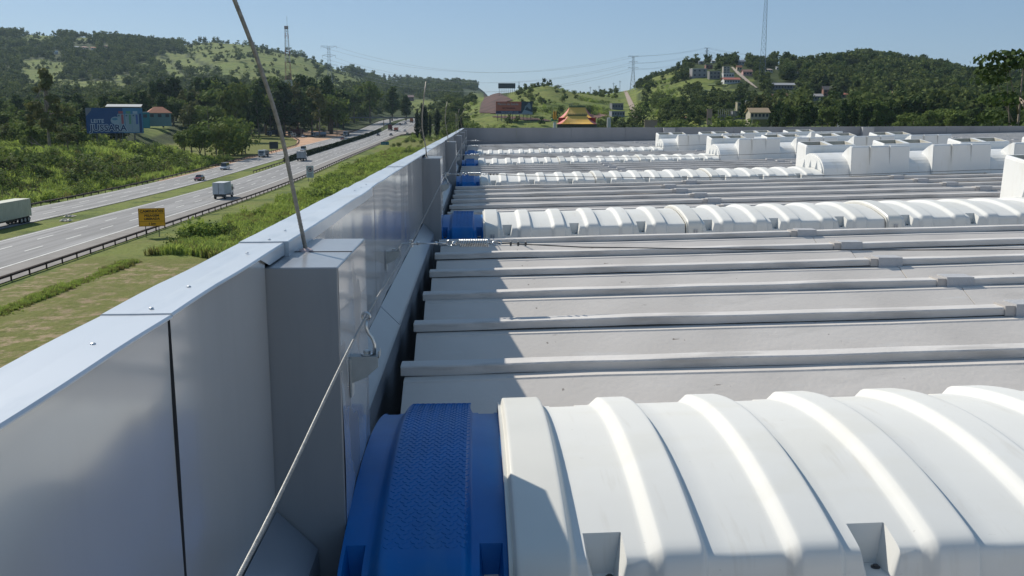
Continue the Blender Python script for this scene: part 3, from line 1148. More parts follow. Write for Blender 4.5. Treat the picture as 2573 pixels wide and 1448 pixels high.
for row in range(5):
    for n in range(3):
        x = 0.10 + n * (LM + 0.004)
        if row == 0 and n > 1:
            continue
        lab = 'white ribbed skylight cover ' + ('touching the blue end cap' if n == 0 else ORD[n] + ' out from the blue end cap') + ' ' + BAYW[row]
        put_skylight(x, row, n, 0, lab)
for n in range(6):
    x = 17.2 + n * (LM + 0.004)
    put_skylight(x, 3, n, 1, f'white ribbed skylight cover, {ORD[n]} one beyond the vents at right in the fourth bay')


# blue end caps
def blue_cols():
    c = []
    a, b, h = -0.375, -0.02, 0.05
    pk = [(-0.475, 0, 0, 0), (-0.462, 0, 0, 0), (-0.458, 0, 1, -0.43), (-0.43, 0, 1, -0.43), (-0.398, 0, 1, -0.43), (-0.394, 0, 0, 0)]
    c += pk
    c += [(q[0], q[1], 0, 0) for q in ramp_cols(a, b, h, 0.045)]
    c += [(0.005, 0, 0, 0), (0.009, 0, 1, 0.045), (0.045, 0, 1, 0.045), (0.083, 0, 1, 0.045), (0.087, 0, 0, 0), (0.115, 0, 0, 0)]
    return c


bb = MB().grid(skin(blue_cols()))
blue_me = bb.mesh('end_cap_shell', M['blue'], True)
blue_me.set_sharp_from_angle(angle=math.radians(38))
fl = MB().grid([[(x_, y, z) for y, z in PROF] for x_ in (-0.52, -0.519)])
ev = MB()
ev.add([(-0.4755, y, z) for y, z in PROF], [tuple(range(len(PROF)))])
end_me = ev.mesh('end_face', M['blue'])


def tread():
    b = MB()
    arc, s = [], 0.0
    rs = 0.05
    pp = [(y + n[0] * rs, z + n[1] * rs, n) for (y, z), n in zip(PROF, PNRM)]
    pp = [q for q in pp if -0.88 < q[0] < 0.9]
    acc = [0.0]
    for i in range(1, len(pp)):
        acc.append(acc[-1] + math.hypot(pp[i][0] - pp[i - 1][0], pp[i][1] - pp[i - 1][1]))
    tot = acc[-1]
    step = 0.0235
    k = 0
    s = 0.05
    while s < tot - 0.05:
        i = max(1, int(np.searchsorted(acc, s)))
        t = (s - acc[i - 1]) / (acc[i] - acc[i - 1])
        y = pp[i - 1][0] * (1 - t) + pp[i][0] * t
        z = pp[i - 1][1] * (1 - t) + pp[i][1] * t
        n = Vector((0, pp[i][2][0], pp[i][2][1])).normalized()
        tg = Vector((0, n.z, -n.y))
        for j in range(11):
            x = -0.318 + j * 0.0265 + (0.013 if k % 2 else 0)
            sg = 1 if (j + k) % 2 else -1
            d = (Vector((1, 0, 0)) * 0.80 + tg * 0.6 * sg).normalized()
            e = n.cross(d)
            c = Vector((x, y, z))
            L_, W_, H_ = 0.0125, 0.0032, 0.0022
            vs = [c + d * a * L_ + e * w * W_ for a, w in ((-1, 0), (0, -1), (1, 0), (0, 1))]
            tp = [c + d * a * L_ * 0.7 + e * w * W_ * 0.5 + n * H_ for a, w in ((-1, 0), (0, -1), (1, 0), (0, 1))]
            b.add(vs + tp, [(4, 5, 6, 7), (0, 1, 5, 4), (1, 2, 6, 5), (2, 3, 7, 6), (3, 0, 4, 7)])
        s += step
        k += 1
    return b.mesh('tread_pattern', M['blue'])


tread_me = tread()
for row in range(5):
    place = ['nearest the camera, its raised tread pattern plain to see', 'in the second bay beside the wire tensioner', 'in the third bay beside the wall', 'in the fourth bay beside the wall', 'in the farthest bay beside the wall'][row]
    r = thing('blue_end_cap', 'blue skylight end cap ' + place, 'skylight end cap', (0, ROWY[row], Z0 - 0.014), group='blue end caps of the skylights')
    obj('shell', blue_me, r)
    obj('end_face', end_me, r)
    tag(obj('tread_pattern', tread_me, r), kind='stuff')
    if row < 2:
        for x, y in ((-0.435, -0.80), (-0.42, -0.84), (-0.44, -0.87), (0.03, -0.80), (0.05, -0.83), (0.07, -0.80)):
            obj('screw', screw_me, r, (x, y, -0.2315))


# ------------------------------------------------------------------ roof vents
def front_hood():
    """closed hood: sheer front with two wedge grooves, shoulder sloping back"""
    b = MB()
    H = 0.70
    L_ = 1.46
    zb = -0.02
    xs = []
    g = [0.46, 0.96]
    # front skin rows in x, with wedge-shaped grooves wider at the top
    def front(x, z):
        return 0.0 + (H - z) * 0.0
    zs = [zb, 0.22, 0.46, H - 0.03, H]
    cols = [0.0, 0.02]
    for q in g:
        cols += [q - 0.045, q, q + 0.012]
    cols += [L_ - 0.02, L_]
    rows = []
    for x in cols:
        r = []
        for z in zs:
            y = 0.0 if z < H else 0.02
            xx = x
            for q in g:
                if x == q and z > 0.2:
                    y += 0.045 * min(1, (z - 0.2) / 0.4)
                if x == q - 0.045:
                    xx = q - 0.045 * max(0.05, min(1, (z - 0.2) / 0.5))
            if x in (0.0, L_):
                y += 0.02
            r.append((xx, y, z))
        # over the top and down the sloping back
        for (y, z) in ((0.10, H + 0.005), (0.30, H - 0.06), (0.55, H - 0.17), (0.80, H - 0.32), (0.86, H - 0.40), (0.90, 0.15), (0.92, zb)):
            r.append((x + (0.0 if 0 < x < L_ else 0), y, z))
        rows.append(r)
    b.grid(rows)
    n = len(rows[0])
    o = len(b.v) - n
    b.f.append(tuple(range(n)))
    b.mi.append(0)
    b.f.append(tuple(range(o + n - 1, o - 1, -1)))
    b.mi.append(0)
    return b.mesh('front_hood', M['vent'])


def rear_tray():
    b = MB()
    H, L_, W_ = 0.77, 1.38, 0.80
    o_ = [(0.03, 0.0), (L_ - 0.03, 0.0), (L_, 0.03), (L_, W_ - 0.03), (L_ - 0.03, W_), (0.03, W_), (0, W_ - 0.03), (0, 0.03)]
    def ring(d, z, e=0.0):
        out = []
        cx, cy = L_ / 2, W_ / 2
        for x, y in o_:
            out.append((cx + (x - cx) * (1 - d / cx), cy + (y - cy) * (1 - d / cy), z + e * (y > cy)))
        return out
    rings = [ring(0.0, -0.05), ring(0.03, H - 0.05, -0.0), ring(0.04, H - 0.01), ring(0.05, H)]
    k = 0
    vs = [p for r in rings for p in r]
    fs = []
    for i in range(3):
        for q in range(8):
            fs.append((i * 8 + q, i * 8 + (q + 1) % 8, i * 8 + 8 + (q + 1) % 8, i * 8 + 8 + q))
    b.add(vs, fs)
    # rim with two openings and their lining
    x0, x1, y0, y1 = 0.085, L_ - 0.085, 0.085, W_ - 0.085
    xm = L_ / 2
    rim = [(0.05, 0.05), (L_ - 0.05, 0.05), (L_ - 0.05, W_ - 0.05), (0.05, W_ - 0.05)]
    opn = [(x0, xm - 0.06), (xm + 0.06, x1)]
    top = [(0.05, 0.05, 0), ]
    strips = [(0.05, L_ - 0.05, 0.05, y0), (0.05, L_ - 0.05, y1, W_ - 0.05), (0.05, x0, y0, y1), (x1, L_ - 0.05, y0, y1), (xm - 0.06, xm + 0.06, y0, y1)]
    for a, c, d, e in strips:
        b.add([(a, d, H), (c, d, H), (c, e, H), (a, e, H)], [(0, 1, 2, 3)])
    for a, c in opn:
        t = [(a, y0, H), (c, y0, H), (c, y1, H), (a, y1, H)]
        u = [(a + 0.05, y0 + 0.05, H - 0.42), (c - 0.05, y0 + 0.05, H - 0.42), (c - 0.05, y1 - 0.05, H - 0.42), (a + 0.05, y1 - 0.05, H - 0.42)]
        b.add(t + u, [(0, 4, 5, 1), (1, 5, 6, 2), (2, 6, 7, 3), (3, 7, 4, 0)], 1)
        b.add(u, [(0, 1, 2, 3)], 1)
        m_ = (a + c) / 2
        b.add([(m_, y1 - 0.004, H - 0.01), (m_ - 0.03, y1 - 0.07, H - 0.42), (m_ + 0.03, y1 - 0.07, H - 0.42)], [(0, 1, 2)], 1)
    W2 = W_
    b.v = [(x, y, z - (0.10 * (1 - y / W2) if z > 0.4 else 0)) for x, y, z in b.v]
    return b.mesh('rear_tray', [M['vent'], M['vent_in']])


def arch_cover():
    """arched middle with a flat end face carrying three fins"""
    b = MB()
    pts = [(-0.88, -0.1)]
    for i in range(17):
        w = math.pi * (1 - i / 16)
        pts.append((0.86 * math.cos(w), 0.06 + 0.44 * math.sin(w)))
    pts.append((0.88, -0.1))
    b.prism(pts, 0.0, 2.0, 'x')
    pts2 = [(y * 0.93, z * 0.9) for y, z in pts]
    b.prism(pts2, -0.03, 0.001, 'x')
    for y in (-0.45, 0.0, 0.45):
        h = 0.34
        b.add([(-0.03, y - 0.06, -0.05), (-0.13, y, -0.05), (-0.03, y + 0.06, -0.05), (-0.03, y, h)], [(0, 1, 3), (1, 2, 3), (0, 2, 1)])
    return b.mesh('arch_cover', M['vent'])


hood_me, tray_me, arch_me = front_hood(), rear_tray(), arch_cover()
for row in range(1, 5):
    for n in range(4):
        x = 8.63 + n * 2.05
        zc = ZCAP + rz_(x) + 0.01
        t = thing('roof_vent', f'tall white plastic roof vent, {ORD[n]} from the left {BAYW[row]}', 'roof vent', (x, ROWY[row] + 0.1, zc), group='white box-shaped roof vents')
        t.rotation_euler = (0, TILT, 0)
        obj('front_hood', hood_me, t, (0.66, -0.97, -0.02))
        obj('rear_tray', tray_me, t, (0.0, 0.42, 0))
        obj('arch_cover', arch_me, t, (0.02, 0.0, 0.0))
# ------------------------------------------------------------------ vegetation
M['leaf_dark'] = leaf_mat('dark_leaves', (0.030, 0.052, 0.018), (0.085, 0.125, 0.034), 0.25)
M['leaf_mid'] = leaf_mat('mid_green_leaves', (0.06, 0.09, 0.025), (0.17, 0.22, 0.055), 0.3)
M['leaf_lime'] = leaf_mat('light_green_leaves', (0.16, 0.225, 0.045), (0.38, 0.46, 0.095), 0.35)
M['leaf_olive'] = leaf_mat('olive_leaves', (0.075, 0.085, 0.032), (0.16, 0.165, 0.06), 0.25)
M['leaf_yellow'] = leaf_mat('yellow_green_leaves', (0.075, 0.10, 0.026), (0.17, 0.20, 0.05), 0.25)
M['leaf_cypress'] = leaf_mat('cypress_leaves', (0.012, 0.024, 0.012), (0.03, 0.05, 0.02), 0.1, 0.2)
M['leaf_hill'] = leaf_mat('hill_tree_leaves', (0.038, 0.058, 0.02), (0.155, 0.19, 0.056), 0.28, 0.65)
M['blade'] = leaf_mat('tall_grass_blades', (0.20, 0.28, 0.055), (0.42, 0.50, 0.12), 0.4, 0.45)
M['blade_dry'] = leaf_mat('olive_grass_blades', (0.14, 0.15, 0.045), (0.26, 0.24, 0.08), 0.35, 0.45)


def leaf_cloud(r, lobes, n, size, up=0.25, shell=0.55):
    """n leaf sprays spread through the crown's lobes: (verts, faces, tone)"""
    L = np.array(lobes, float)
    vol = (L[:, 3] * L[:, 4] * L[:, 5]) ** 0.67
    ix = r.choice(len(L), n, p=vol / vol.sum())
    d = r.normal(size=(n, 3))
    d /= np.linalg.norm(d, axis=1)[:, None]
    rad = shell + (1 - shell) * r.random(n) ** 0.6
    c = L[ix, :3] + d * L[ix, 3:6] * rad[:, None] * (1 + 0.12 * r.normal(size=n))[:, None]
    nrm = d * 0.9 + r.normal(size=(n, 3)) * 0.55 + np.array([0, 0, up])
    nrm /= np.linalg.norm(nrm, axis=1)[:, None]
    t = np.cross(nrm, r.normal(size=(n, 3)))
    t /= np.linalg.norm(t, axis=1)[:, None] + 1e-9
    b = np.cross(nrm, t)
    s = size * (0.55 + 0.9 * r.random(n))[:, None]
    a1, a2 = (0.6 + 0.4 * r.random(n))[:, None], (0.45 + 0.4 * r.random(n))[:, None]
    v = np.stack([c - t * s * a1, c - b * s * a2 + nrm * s * 0.15, c + t * s * a1, c + b * s * a2 - nrm * s * 0.1], 1).reshape(-1, 3)
    f = np.arange(n * 4).reshape(-1, 4)
    lt = r.random(len(L))[ix]
    tone = np.clip(0.5 * lt + 0.5 * r.random(n), 0, 1)
    return v, f, tone


def cloud_mesh(name, v, f, tone, m, extra=None, m2=None):
    V, Fc = v.tolist(), f.tolist()
    mi = [0] * len(Fc)
    tn = list(tone)
    if extra is not None:
        o = len(V)
        V += [tuple(p) for p in extra.v]
        Fc += [tuple(i + o for i in q) for q in extra.f]
        mi += [1] * len(extra.f)
        tn += [0.5] * len(extra.f)
    me = bpy.data.meshes.new(name)
    me.from_pydata(V, [], Fc)
    me.materials.append(m)
    if m2 is not None:
        me.materials.append(m2)
        me.polygons.foreach_set('material_index', mi)
    a = me.attributes.new('tone', 'FLOAT', 'FACE')
    a.data.foreach_set('value', np.array(tn, dtype=np.float32))
    return me


def limbs(r, h0, h1, trunk_r, lobes, lean=0.0):
    b = MB()
    top = Vector((lean, 0, h1))
    pts = [Vector((0, 0, -0.3)), Vector((lean * 0.2, 0.02, h0 * 0.5)), Vector((lean * 0.5, 0, h0)), top]
    b.tube(pts, [trunk_r * 1.25, trunk_r, trunk_r * 0.75, trunk_r * 0.25], 7)
    for l in lobes:
        s = pts[1].lerp(pts[3], r.random() * 0.8 + 0.1)
        e = Vector(l[:3])
        mid = s.lerp(e, 0.5) + Vector((0, 0, -0.15 + 0.1 * r.random()))
        b.tube([s, mid, e], [trunk_r * 0.42, trunk_r * 0.28, trunk_r * 0.08], 5)
    return b


def tree_proto(kind, seed):
    """unit: metres, about 10 m tall; returns (crown mesh, trunk mesh)"""
    r = np.random.default_rng(seed)
    m, mb, n, size, tr, hb, ht = M['leaf_mid'], M['bark'], 950, 0.36, 0.2, 2.6, 8.0
    lobes = []
    if kind == 'broad':
        for i in range(12):
            a = r.random() * 6.28
            q = 2.6 * r.random() ** 0.5
            z = 4.2 + 4.6 * r.random() - q * 0.35
            s = 1.1 + 0.9 * r.random()
            lobes.append((q * math.cos(a), q * math.sin(a), z, s, s, s * 0.72))
        n = 1250
    elif kind == 'dark':
        m = M['leaf_dark']
        for i in range(12):
            a = r.random() * 6.28
            t = i / 11
            q = (1.7 - 1.1 * t) * (0.4 + 0.6 * r.random())
            s = 1.25 - 0.5 * t + 0.3 * r.random()
            lobes.append((q * math.cos(a), q * math.sin(a), 3.0 + 6.3 * t, s, s, s * 0.85))
        n = 1300
    elif kind == 'slender':
        m, mb = M['leaf_olive'], M['pale_bark']
        for i in range(10):
            a = r.random() * 6.28
            t = r.random()
            q = 1.3 * r.random()
            s = 0.6 + 0.5 * r.random()
            lobes.append((q * math.cos(a), q * math.sin(a), 4.4 + 5.0 * t, s, s, s * 0.9))
        n, size, tr = 700, 0.3, 0.13
    elif kind == 'lime':
        m = M['leaf_yellow']
        for i in range(9):
            a = r.random() * 6.28
            q = 2.2 * r.random() ** 0.5
            s = 1.2 + 0.8 * r.random()
            lobes.append((q * math.cos(a), q * math.sin(a), 4.0 + 4.4 * r.random(), s, s, s * 0.8))
        n = 1100
    elif kind == 'cypress':
        m = M['leaf_cypress']
        for i in range(16):
            t = i / 15
            s = (1.15 * math.sin(math.pi * (0.12 + 0.80 * t)) ** 0.7) * 0.95
            lobes.append((0.12 * r.normal(), 0.12 * r.normal(), 0.9 + 8.5 * t, s, s, 0.9))
        n, size, tr, hb, ht = 2200, 0.2, 0.16, 1.5, 8
    elif kind == 'gum':
        m, mb = M['leaf_olive'], M['pale_bark']
        for i in range(26):
            a = r.random() * 6.28
            t = r.random()
            q = (0.7 + 2.0 * (1 - abs(2 * t - 0.7) ** 1.2)) * r.random() ** 0.5
            s = 0.42 + 0.35 * r.random()
            lobes.append((q * math.cos(a), q * math.sin(a), 2.6 + 7.0 * t, s, s, s * 0.75))
        n, size, tr, ht = 1700, 0.24, 0.17, 9.2
    elif kind == 'layered':
        m = M['leaf_dark']
        for i in range(24):
            a = r.random() * 6.28
            t = r.random()
            q = (1.2 + 2.6 * math.sin(math.pi * min(1, t * 0.9 + 0.12))) * r.random() ** 0.45
            s = 0.55 + 0.55 * r.random()
            lobes.append((q * math.cos(a), q * math.sin(a), 4.4 + 5.2 * t, s * 1.25, s * 1.25, s * 0.36))
        n, size, tr, hb, ht = 3800, 0.13, 0.10, 4.0, 9.0
        mb = M['pale_bark']
    elif kind == 'shrub':
        m = M['leaf_mid']
        for i in range(9):
            a = r.random() * 6.28
            q = 3.2 * r.random() ** 0.5
            s = 1.6 + 1.2 * r.random()
            lobes.append((q * math.cos(a), q * math.sin(a), 1.8 + 4.2 * r.random(), s, s, s * 0.9))
        n, tr, hb, ht = 1000, 0.15, 1.0, 5.5
    elif kind == 'parasol':
        m = M['leaf_olive']
        for i in range(14):
            a = r.random() * 6.28
            q = 3.4 * r.random() ** 0.5
            s = 1.2 + 0.5 * r.random()
            lobes.append((q * math.cos(a), q * math.sin(a), 7.6 - 0.22 * q * q * 0.5 + 0.6 * r.random(), s, s, s * 0.7))
        n, size, hb, tr = 1500, 0.3, 2.2, 0.26
    v, f, tone = leaf_cloud(r, lobes, n, size)
    crown = cloud_mesh('crown', v, f, tone, m)
    trunk = limbs(r, hb, ht, tr, lobes[: (14 if kind in ('layered', 'gum') else 7)], 0.25 * r.normal()).mesh('trunk', mb, True)
    return crown, trunk


PROTO = {}
for kind, ns in (('broad', 4), ('dark', 4), ('slender', 3), ('lime', 2), ('cypress', 2), ('gum', 2), ('layered', 1), ('shrub', 3), ('parasol', 1)):
    PROTO[kind] = [tree_proto(kind, 100 + 13 * i + hash_) for i, hash_ in ((i, {'broad': 1, 'dark': 2, 'slender': 3, 'lime': 4, 'cypress': 5, 'gum': 6, 'layered': 7, 'shrub': 8, 'parasol': 9}[kind]) for i in range(ns))]


def tree(name, kind, P_, height, label, group=None, width=1.0, k=None, rz=None):
    ps = PROTO[kind]
    cr, tr = ps[(k if k is not None else random.randrange(len(ps)))]
    h = {'shrub': 7.0}.get(kind, 10.0)
    s = height / h
    t = thing(name, label, 'shrub' if kind == 'shrub' else 'tree', P_, rz if rz is not None else random.uniform(0, 6.28), group)
    t.scale = (s * width, s * width, s)
    obj('crown', cr, t)
    obj('trunk', tr, t)
    return t


def tree_px(name, kind, px, base, top, label, group=None, width=1.0, k=None, r=None, rmin=90):
    if r is None:
        p, r = hit(px, base, rmin)
    else:
        d = ray(px, base)
        h = math.hypot(d.x, d.y)
        x, y = d.x / h * r, d.y / h * r
        p = Vector((x, y, ground(x, y)))
    d = ray(px, top)
    zt = EZ + d.z * r / math.hypot(d.x, d.y)
    return tree(name, kind, p, max(1.5, zt - p.z), label, group, width, k)


# single trees one can name
tree_px('tall_gum_tree', 'gum', 122, 336, 170, 'tall open-crowned gum tree rising above the belt left of the blue milk billboard', r=330, width=1.0, k=0)
tree_px('parasol_tree', 'parasol', 172, 392, 326, 'small round-topped tree standing alone in the rough field below the blue milk billboard', width=1.05)
tree_px('tall_layered_tree', 'layered', 2556, 330, 98, 'tall tree with flat layered boughs against the sky at the right edge', r=118, width=1.0)
tree_px('broadleaf_tree', 'lime', 580, 305, 186, 'yellowish green bushy tree standing out in the dark wood beside the slanting rope', r=520, width=0.85)
tree_px('broadleaf_tree', 'broad', 930, 300, 196, 'big broad tree beyond the footbridge ramp, tallest above the road there', r=800, width=1.0)
tree_px('broadleaf_tree', 'broad', 890, 300, 222, 'broad grey-green tree left of the tallest one behind the footbridge', r=790, width=1.1)
tree_px('broadleaf_tree', 'dark', 985, 300, 216, 'dark tree over the right end of the road before the bridge', r=850, width=1.1)
tree_px('broadleaf_tree', 'dark', 1020, 300, 238, 'smaller dark tree just left of the cypresses beyond the bridge', r=860, width=1.3)
cyp = [(1049, 344, 275, 'tall dark cypress, leftmost of the row at the end of the garden', 560, 1.0), (1064, 357, 262, 'tallest dark cypress, behind the thin whip rope above the parapet', 520, 1.15),
       (1081, 345, 287, 'slim short cypress between the two thick pairs', 560, 0.62), (1099, 345, 276, 'thick dark cypress, right of the slim one', 560, 1.15),
       (1158, 330, 293, 'small pointed cypress beside the far end of the parapet', 450, 0.9), (1071, 345, 270, 'tall cypress tucked close behind the tallest one', 575, 0.9)]
for px, b, t, lab, r, w in cyp:
    tree_px('cypress_tree', 'cypress', px, b, t, lab, 'cypresses beside the motorway exit', r=r, width=w)
for i, (px, b, t) in enumerate([(966, 202, 184), (979, 200, 187), (992, 200, 186), (1008, 202, 190), (1025, 200, 187), (937, 206, 190)]):
    tree_px('skyline_tree', 'slender', px, b, t, f'thin tree on the distant ridge above the motorway bend, {["first", "second", "third", "fourth", "fifth", "leftmost"][i]} of the row', 'thin trees on the distant ridge above the bend', r=2900, width=1.5)
for px, b, t, lab in [(1418, 236, 224, 'dark clump of trees on the saddle right of the grass hill'), (1443, 240, 226, 'second dark clump on the saddle, nearer the pylon'), (1413, 258, 241, 'lone round shrub on the grass hill slope'), (1338, 255, 240, 'small dark shrub alone on the grass hill'), (1479, 290, 262, 'shrubby lone tree on the green slope behind the temple roof'), (1409, 285, 262, 'small dark conifer-like tree left of the temple roof')]:
    tree_px('shrub', 'shrub', px, b, t, lab, rmin=350)
for px, b, t, lab, kd in [(2295, 330, 210, 'large yellow-green domed tree in the wood at right', 'lime')]:
    tree_px('domed_tree', kd, px + 70, b, 222, lab, r=520, width=1.35)
# small clipped bushes of the garden
for px, b, t, w, lab in [(987, 370, 360, 1.3, 'clipped dark bush nearest the teal sign'), (1003, 370, 357, 1.0, 'second clipped bush right of the teal sign'), (1022, 360, 350, 1.5, 'widest clipped bush in the middle of the garden lawn'), (1042, 358, 351, 0.8, 'small reddish clipped bush, rightmost of the low ones'), (1057, 362, 350, 0.9, 'round grey-green bush at the foot of the cypresses'), (1080, 350, 343, 2.2, 'long low bush behind the cypresses'), (1110, 348, 342, 2.2, 'long low bush close to the parapet beyond the cypresses')]:
    tree_px('clipped_bush', 'shrub', px, b, t, lab, 'clipped bushes on the garden lawn', width=w, rmin=300)

G_L = 'trees of the dark belt on the far side of the motorway'
G_R = 'trees of the wood behind the far wall'
G_F = 'trees and shrubs of the rough field'


ORDN = ['first', 'second', 'third', 'fourth', 'fifth', 'sixth', 'seventh', 'eighth', 'ninth', 'tenth', 'eleventh', 'twelfth', 'thirteenth', 'fourteenth', 'fifteenth', 'sixteenth', 'seventeenth', 'eighteenth', 'nineteenth', 'twentieth'] + ['twenty-' + q for q in ('first', 'second', 'third', 'fourth', 'fifth', 'sixth', 'seventh', 'eighth', 'ninth')] + ['thirtieth'] + ['thirty-' + q for q in ('first', 'second', 'third', 'fourth', 'fifth', 'sixth')]


def belt(n, kinds, pxa, pxb, ra, rb, hfun, group, lab, wr=(0.9, 1.3), seed=0, avoid=None):
    r = random.Random(seed)
    made = 0
    for i in range(n * 3):
        if made >= n:
            break
        px = pxa + (pxb - pxa) * ((made + r.random()) / n)
        rr = r.uniform(ra(px) if callable(ra) else ra, rb(px) if callable(rb) else rb)
        d = ray(px, 305)
        h = math.hypot(d.x, d.y)
        x, y = d.x / h * rr, d.y / h * rr
        if -92 < x < -40:
            continue
        if avoid and avoid(px, x, y):
            continue
        kd = r.choice(kinds)
        hh = hfun(px, rr) * r.uniform(0.82, 1.08)
        nm = {'dark': 'dark_tree', 'broad': 'broadleaf_tree', 'slender': 'slender_tree', 'lime': 'light_green_tree', 'shrub': 'shrub', 'gum': 'gum_tree'}[kd]
        word = {'dark': 'dense dark tree', 'broad': 'broad green tree', 'slender': 'thin pale-trunked tree', 'lime': 'light green tree', 'shrub': 'bushy shrub', 'gum': 'open gum tree'}[kd]
        random.seed(seed * 1000 + i)
        tree(nm, kd, (x, y, ground(x, y) - 0.2), max(2.0, hh), f'{word} {lab}, {ORDN[made]} from the left', group, r.uniform(*wr))
        made += 1


def top_at(ytop):
    def f(px, r):
        yt = ytop(px) if callable(ytop) else ytop
        d = ray(px, yt)
        h = math.hypot(d.x, d.y)
        x, y = d.x / h * r, d.y / h * r
        return EZ + d.z * r / h - ground(x, y)
    return f


dark_top = lambda px: float(np.interp(px, [340, 420, 520, 600, 700, 800, 850, 880], [215, 200, 196, 188, 184, 186, 196, 230]))
belt(34, ['dark', 'dark', 'broad'], 345, 868, 640, 720, top_at(dark_top), G_L, 'in the back row of the tall wood', (0.75, 1.05), 1)
belt(34, ['dark', 'broad', 'dark', 'slender'], 345, 860, 560, 630, top_at(lambda p: dark_top(p) + 26), G_L, 'in the middle row of the tall wood', (0.85, 1.2), 2)
belt(26, ['broad', 'dark', 'slender', 'broad'], 470, 760, 480, 550, top_at(lambda p: 262 if p > 600 else 258), G_L, 'in the front row of the tall wood', (0.9, 1.3), 3, avoid=lambda px, x, y: x > -142)
belt(34, ['broad', 'dark', 'broad'], -60, 360, 520, 640, top_at(lambda p: float(np.interp(p, [0, 200, 350], [240, 240, 222]))), G_L, 'in the wood behind the blue milk billboard', (1.0, 1.4), 4)
belt(24, ['dark', 'broad', 'slender', 'dark'], -60, 345, 430, 500, top_at(lambda p: float(np.interp(p, [0, 100, 345], [262, 262, 258]))), G_L, 'close behind the blue milk billboard', (1.0, 1.4), 5, avoid=lambda px, x, y: 355 < px < 430)
belt(12, ['shrub', 'lime', 'broad'], 440, 640, 330, 400, top_at(lambda p: float(np.interp(p, [440, 520, 640], [318, 300, 305]))), G_F, 'on the bank by the motorway', (0.8, 1.1), 6)
belt(14, ['shrub', 'broad'], 620, 715, 410, 470, top_at(lambda p: float(np.interp(p, [600, 660, 715], [262, 268, 300]))), G_F, 'above the green island', (0.9, 1.2), 7, avoid=lambda px, x, y: x > -128)
belt(14, ['shrub', 'slender', 'broad'], -40, 225, 330, 410, top_at(lambda p: float(np.interp(p, [0, 225], [305, 305]))), G_F, 'in the field left of the billboard', (0.9, 1.2), 8)
belt(16, ['shrub'], 0, 560, 225, 300, lambda p, r: 3.4, G_F, 'in the rough field above the rail', (0.9, 1.3), 9, avoid=lambda px, x, y: x > -95 or 200 < px < 440)
belt(10, ['dark', 'broad'], 870, 1020, 780, 880, top_at(250), G_L, 'beyond the footbridge', (0.9, 1.2), 10, avoid=lambda px, x, y: -95 < x < -35)
belt(34, ['dark', 'broad', 'dark', 'dark'], 1930, 2260, 380, 450, top_at(lambda p: float(np.interp(p, [1930, 1980, 2100, 2200, 2260], [290, 262, 252, 246, 262]))), G_R, 'behind the far wall at right', (0.9, 1.25), 11)
belt(26, ['broad', 'broad', 'dark', 'broad'], 2250, 2620, 330, 420, top_at(lambda p: float(np.interp(p, [2250, 2400, 2573], [285, 268, 262]))), G_R, 'in the wood at far right', (1.0, 1.4), 12)
belt(14, ['dark', 'slender'], 1865, 1960, 440, 500, top_at(lambda p: float(np.interp(p, [1865, 1900, 1960], [245, 236, 250]))), G_R, 'on the slope above the cream house', (0.8, 1.1), 13)
belt(20, ['shrub', 'broad'], 1640, 1880, 330, 400, top_at(lambda p: 303), G_R, 'in the low row left of the cream house', (1.0, 1.3), 14)
belt(12, ['shrub', 'dark'], 1600, 1720, 560, 700, top_at(lambda p: float(np.interp(p, [1600, 1720], [255, 235]))), G_R, 'beside the steep earth track', (0.8, 1.1), 15)
belt(6, ['shrub'], 1150, 1200, 420, 560, top_at(lambda p: 304), G_R, 'on the bank past the parapet end', (0.8, 1.1), 16)


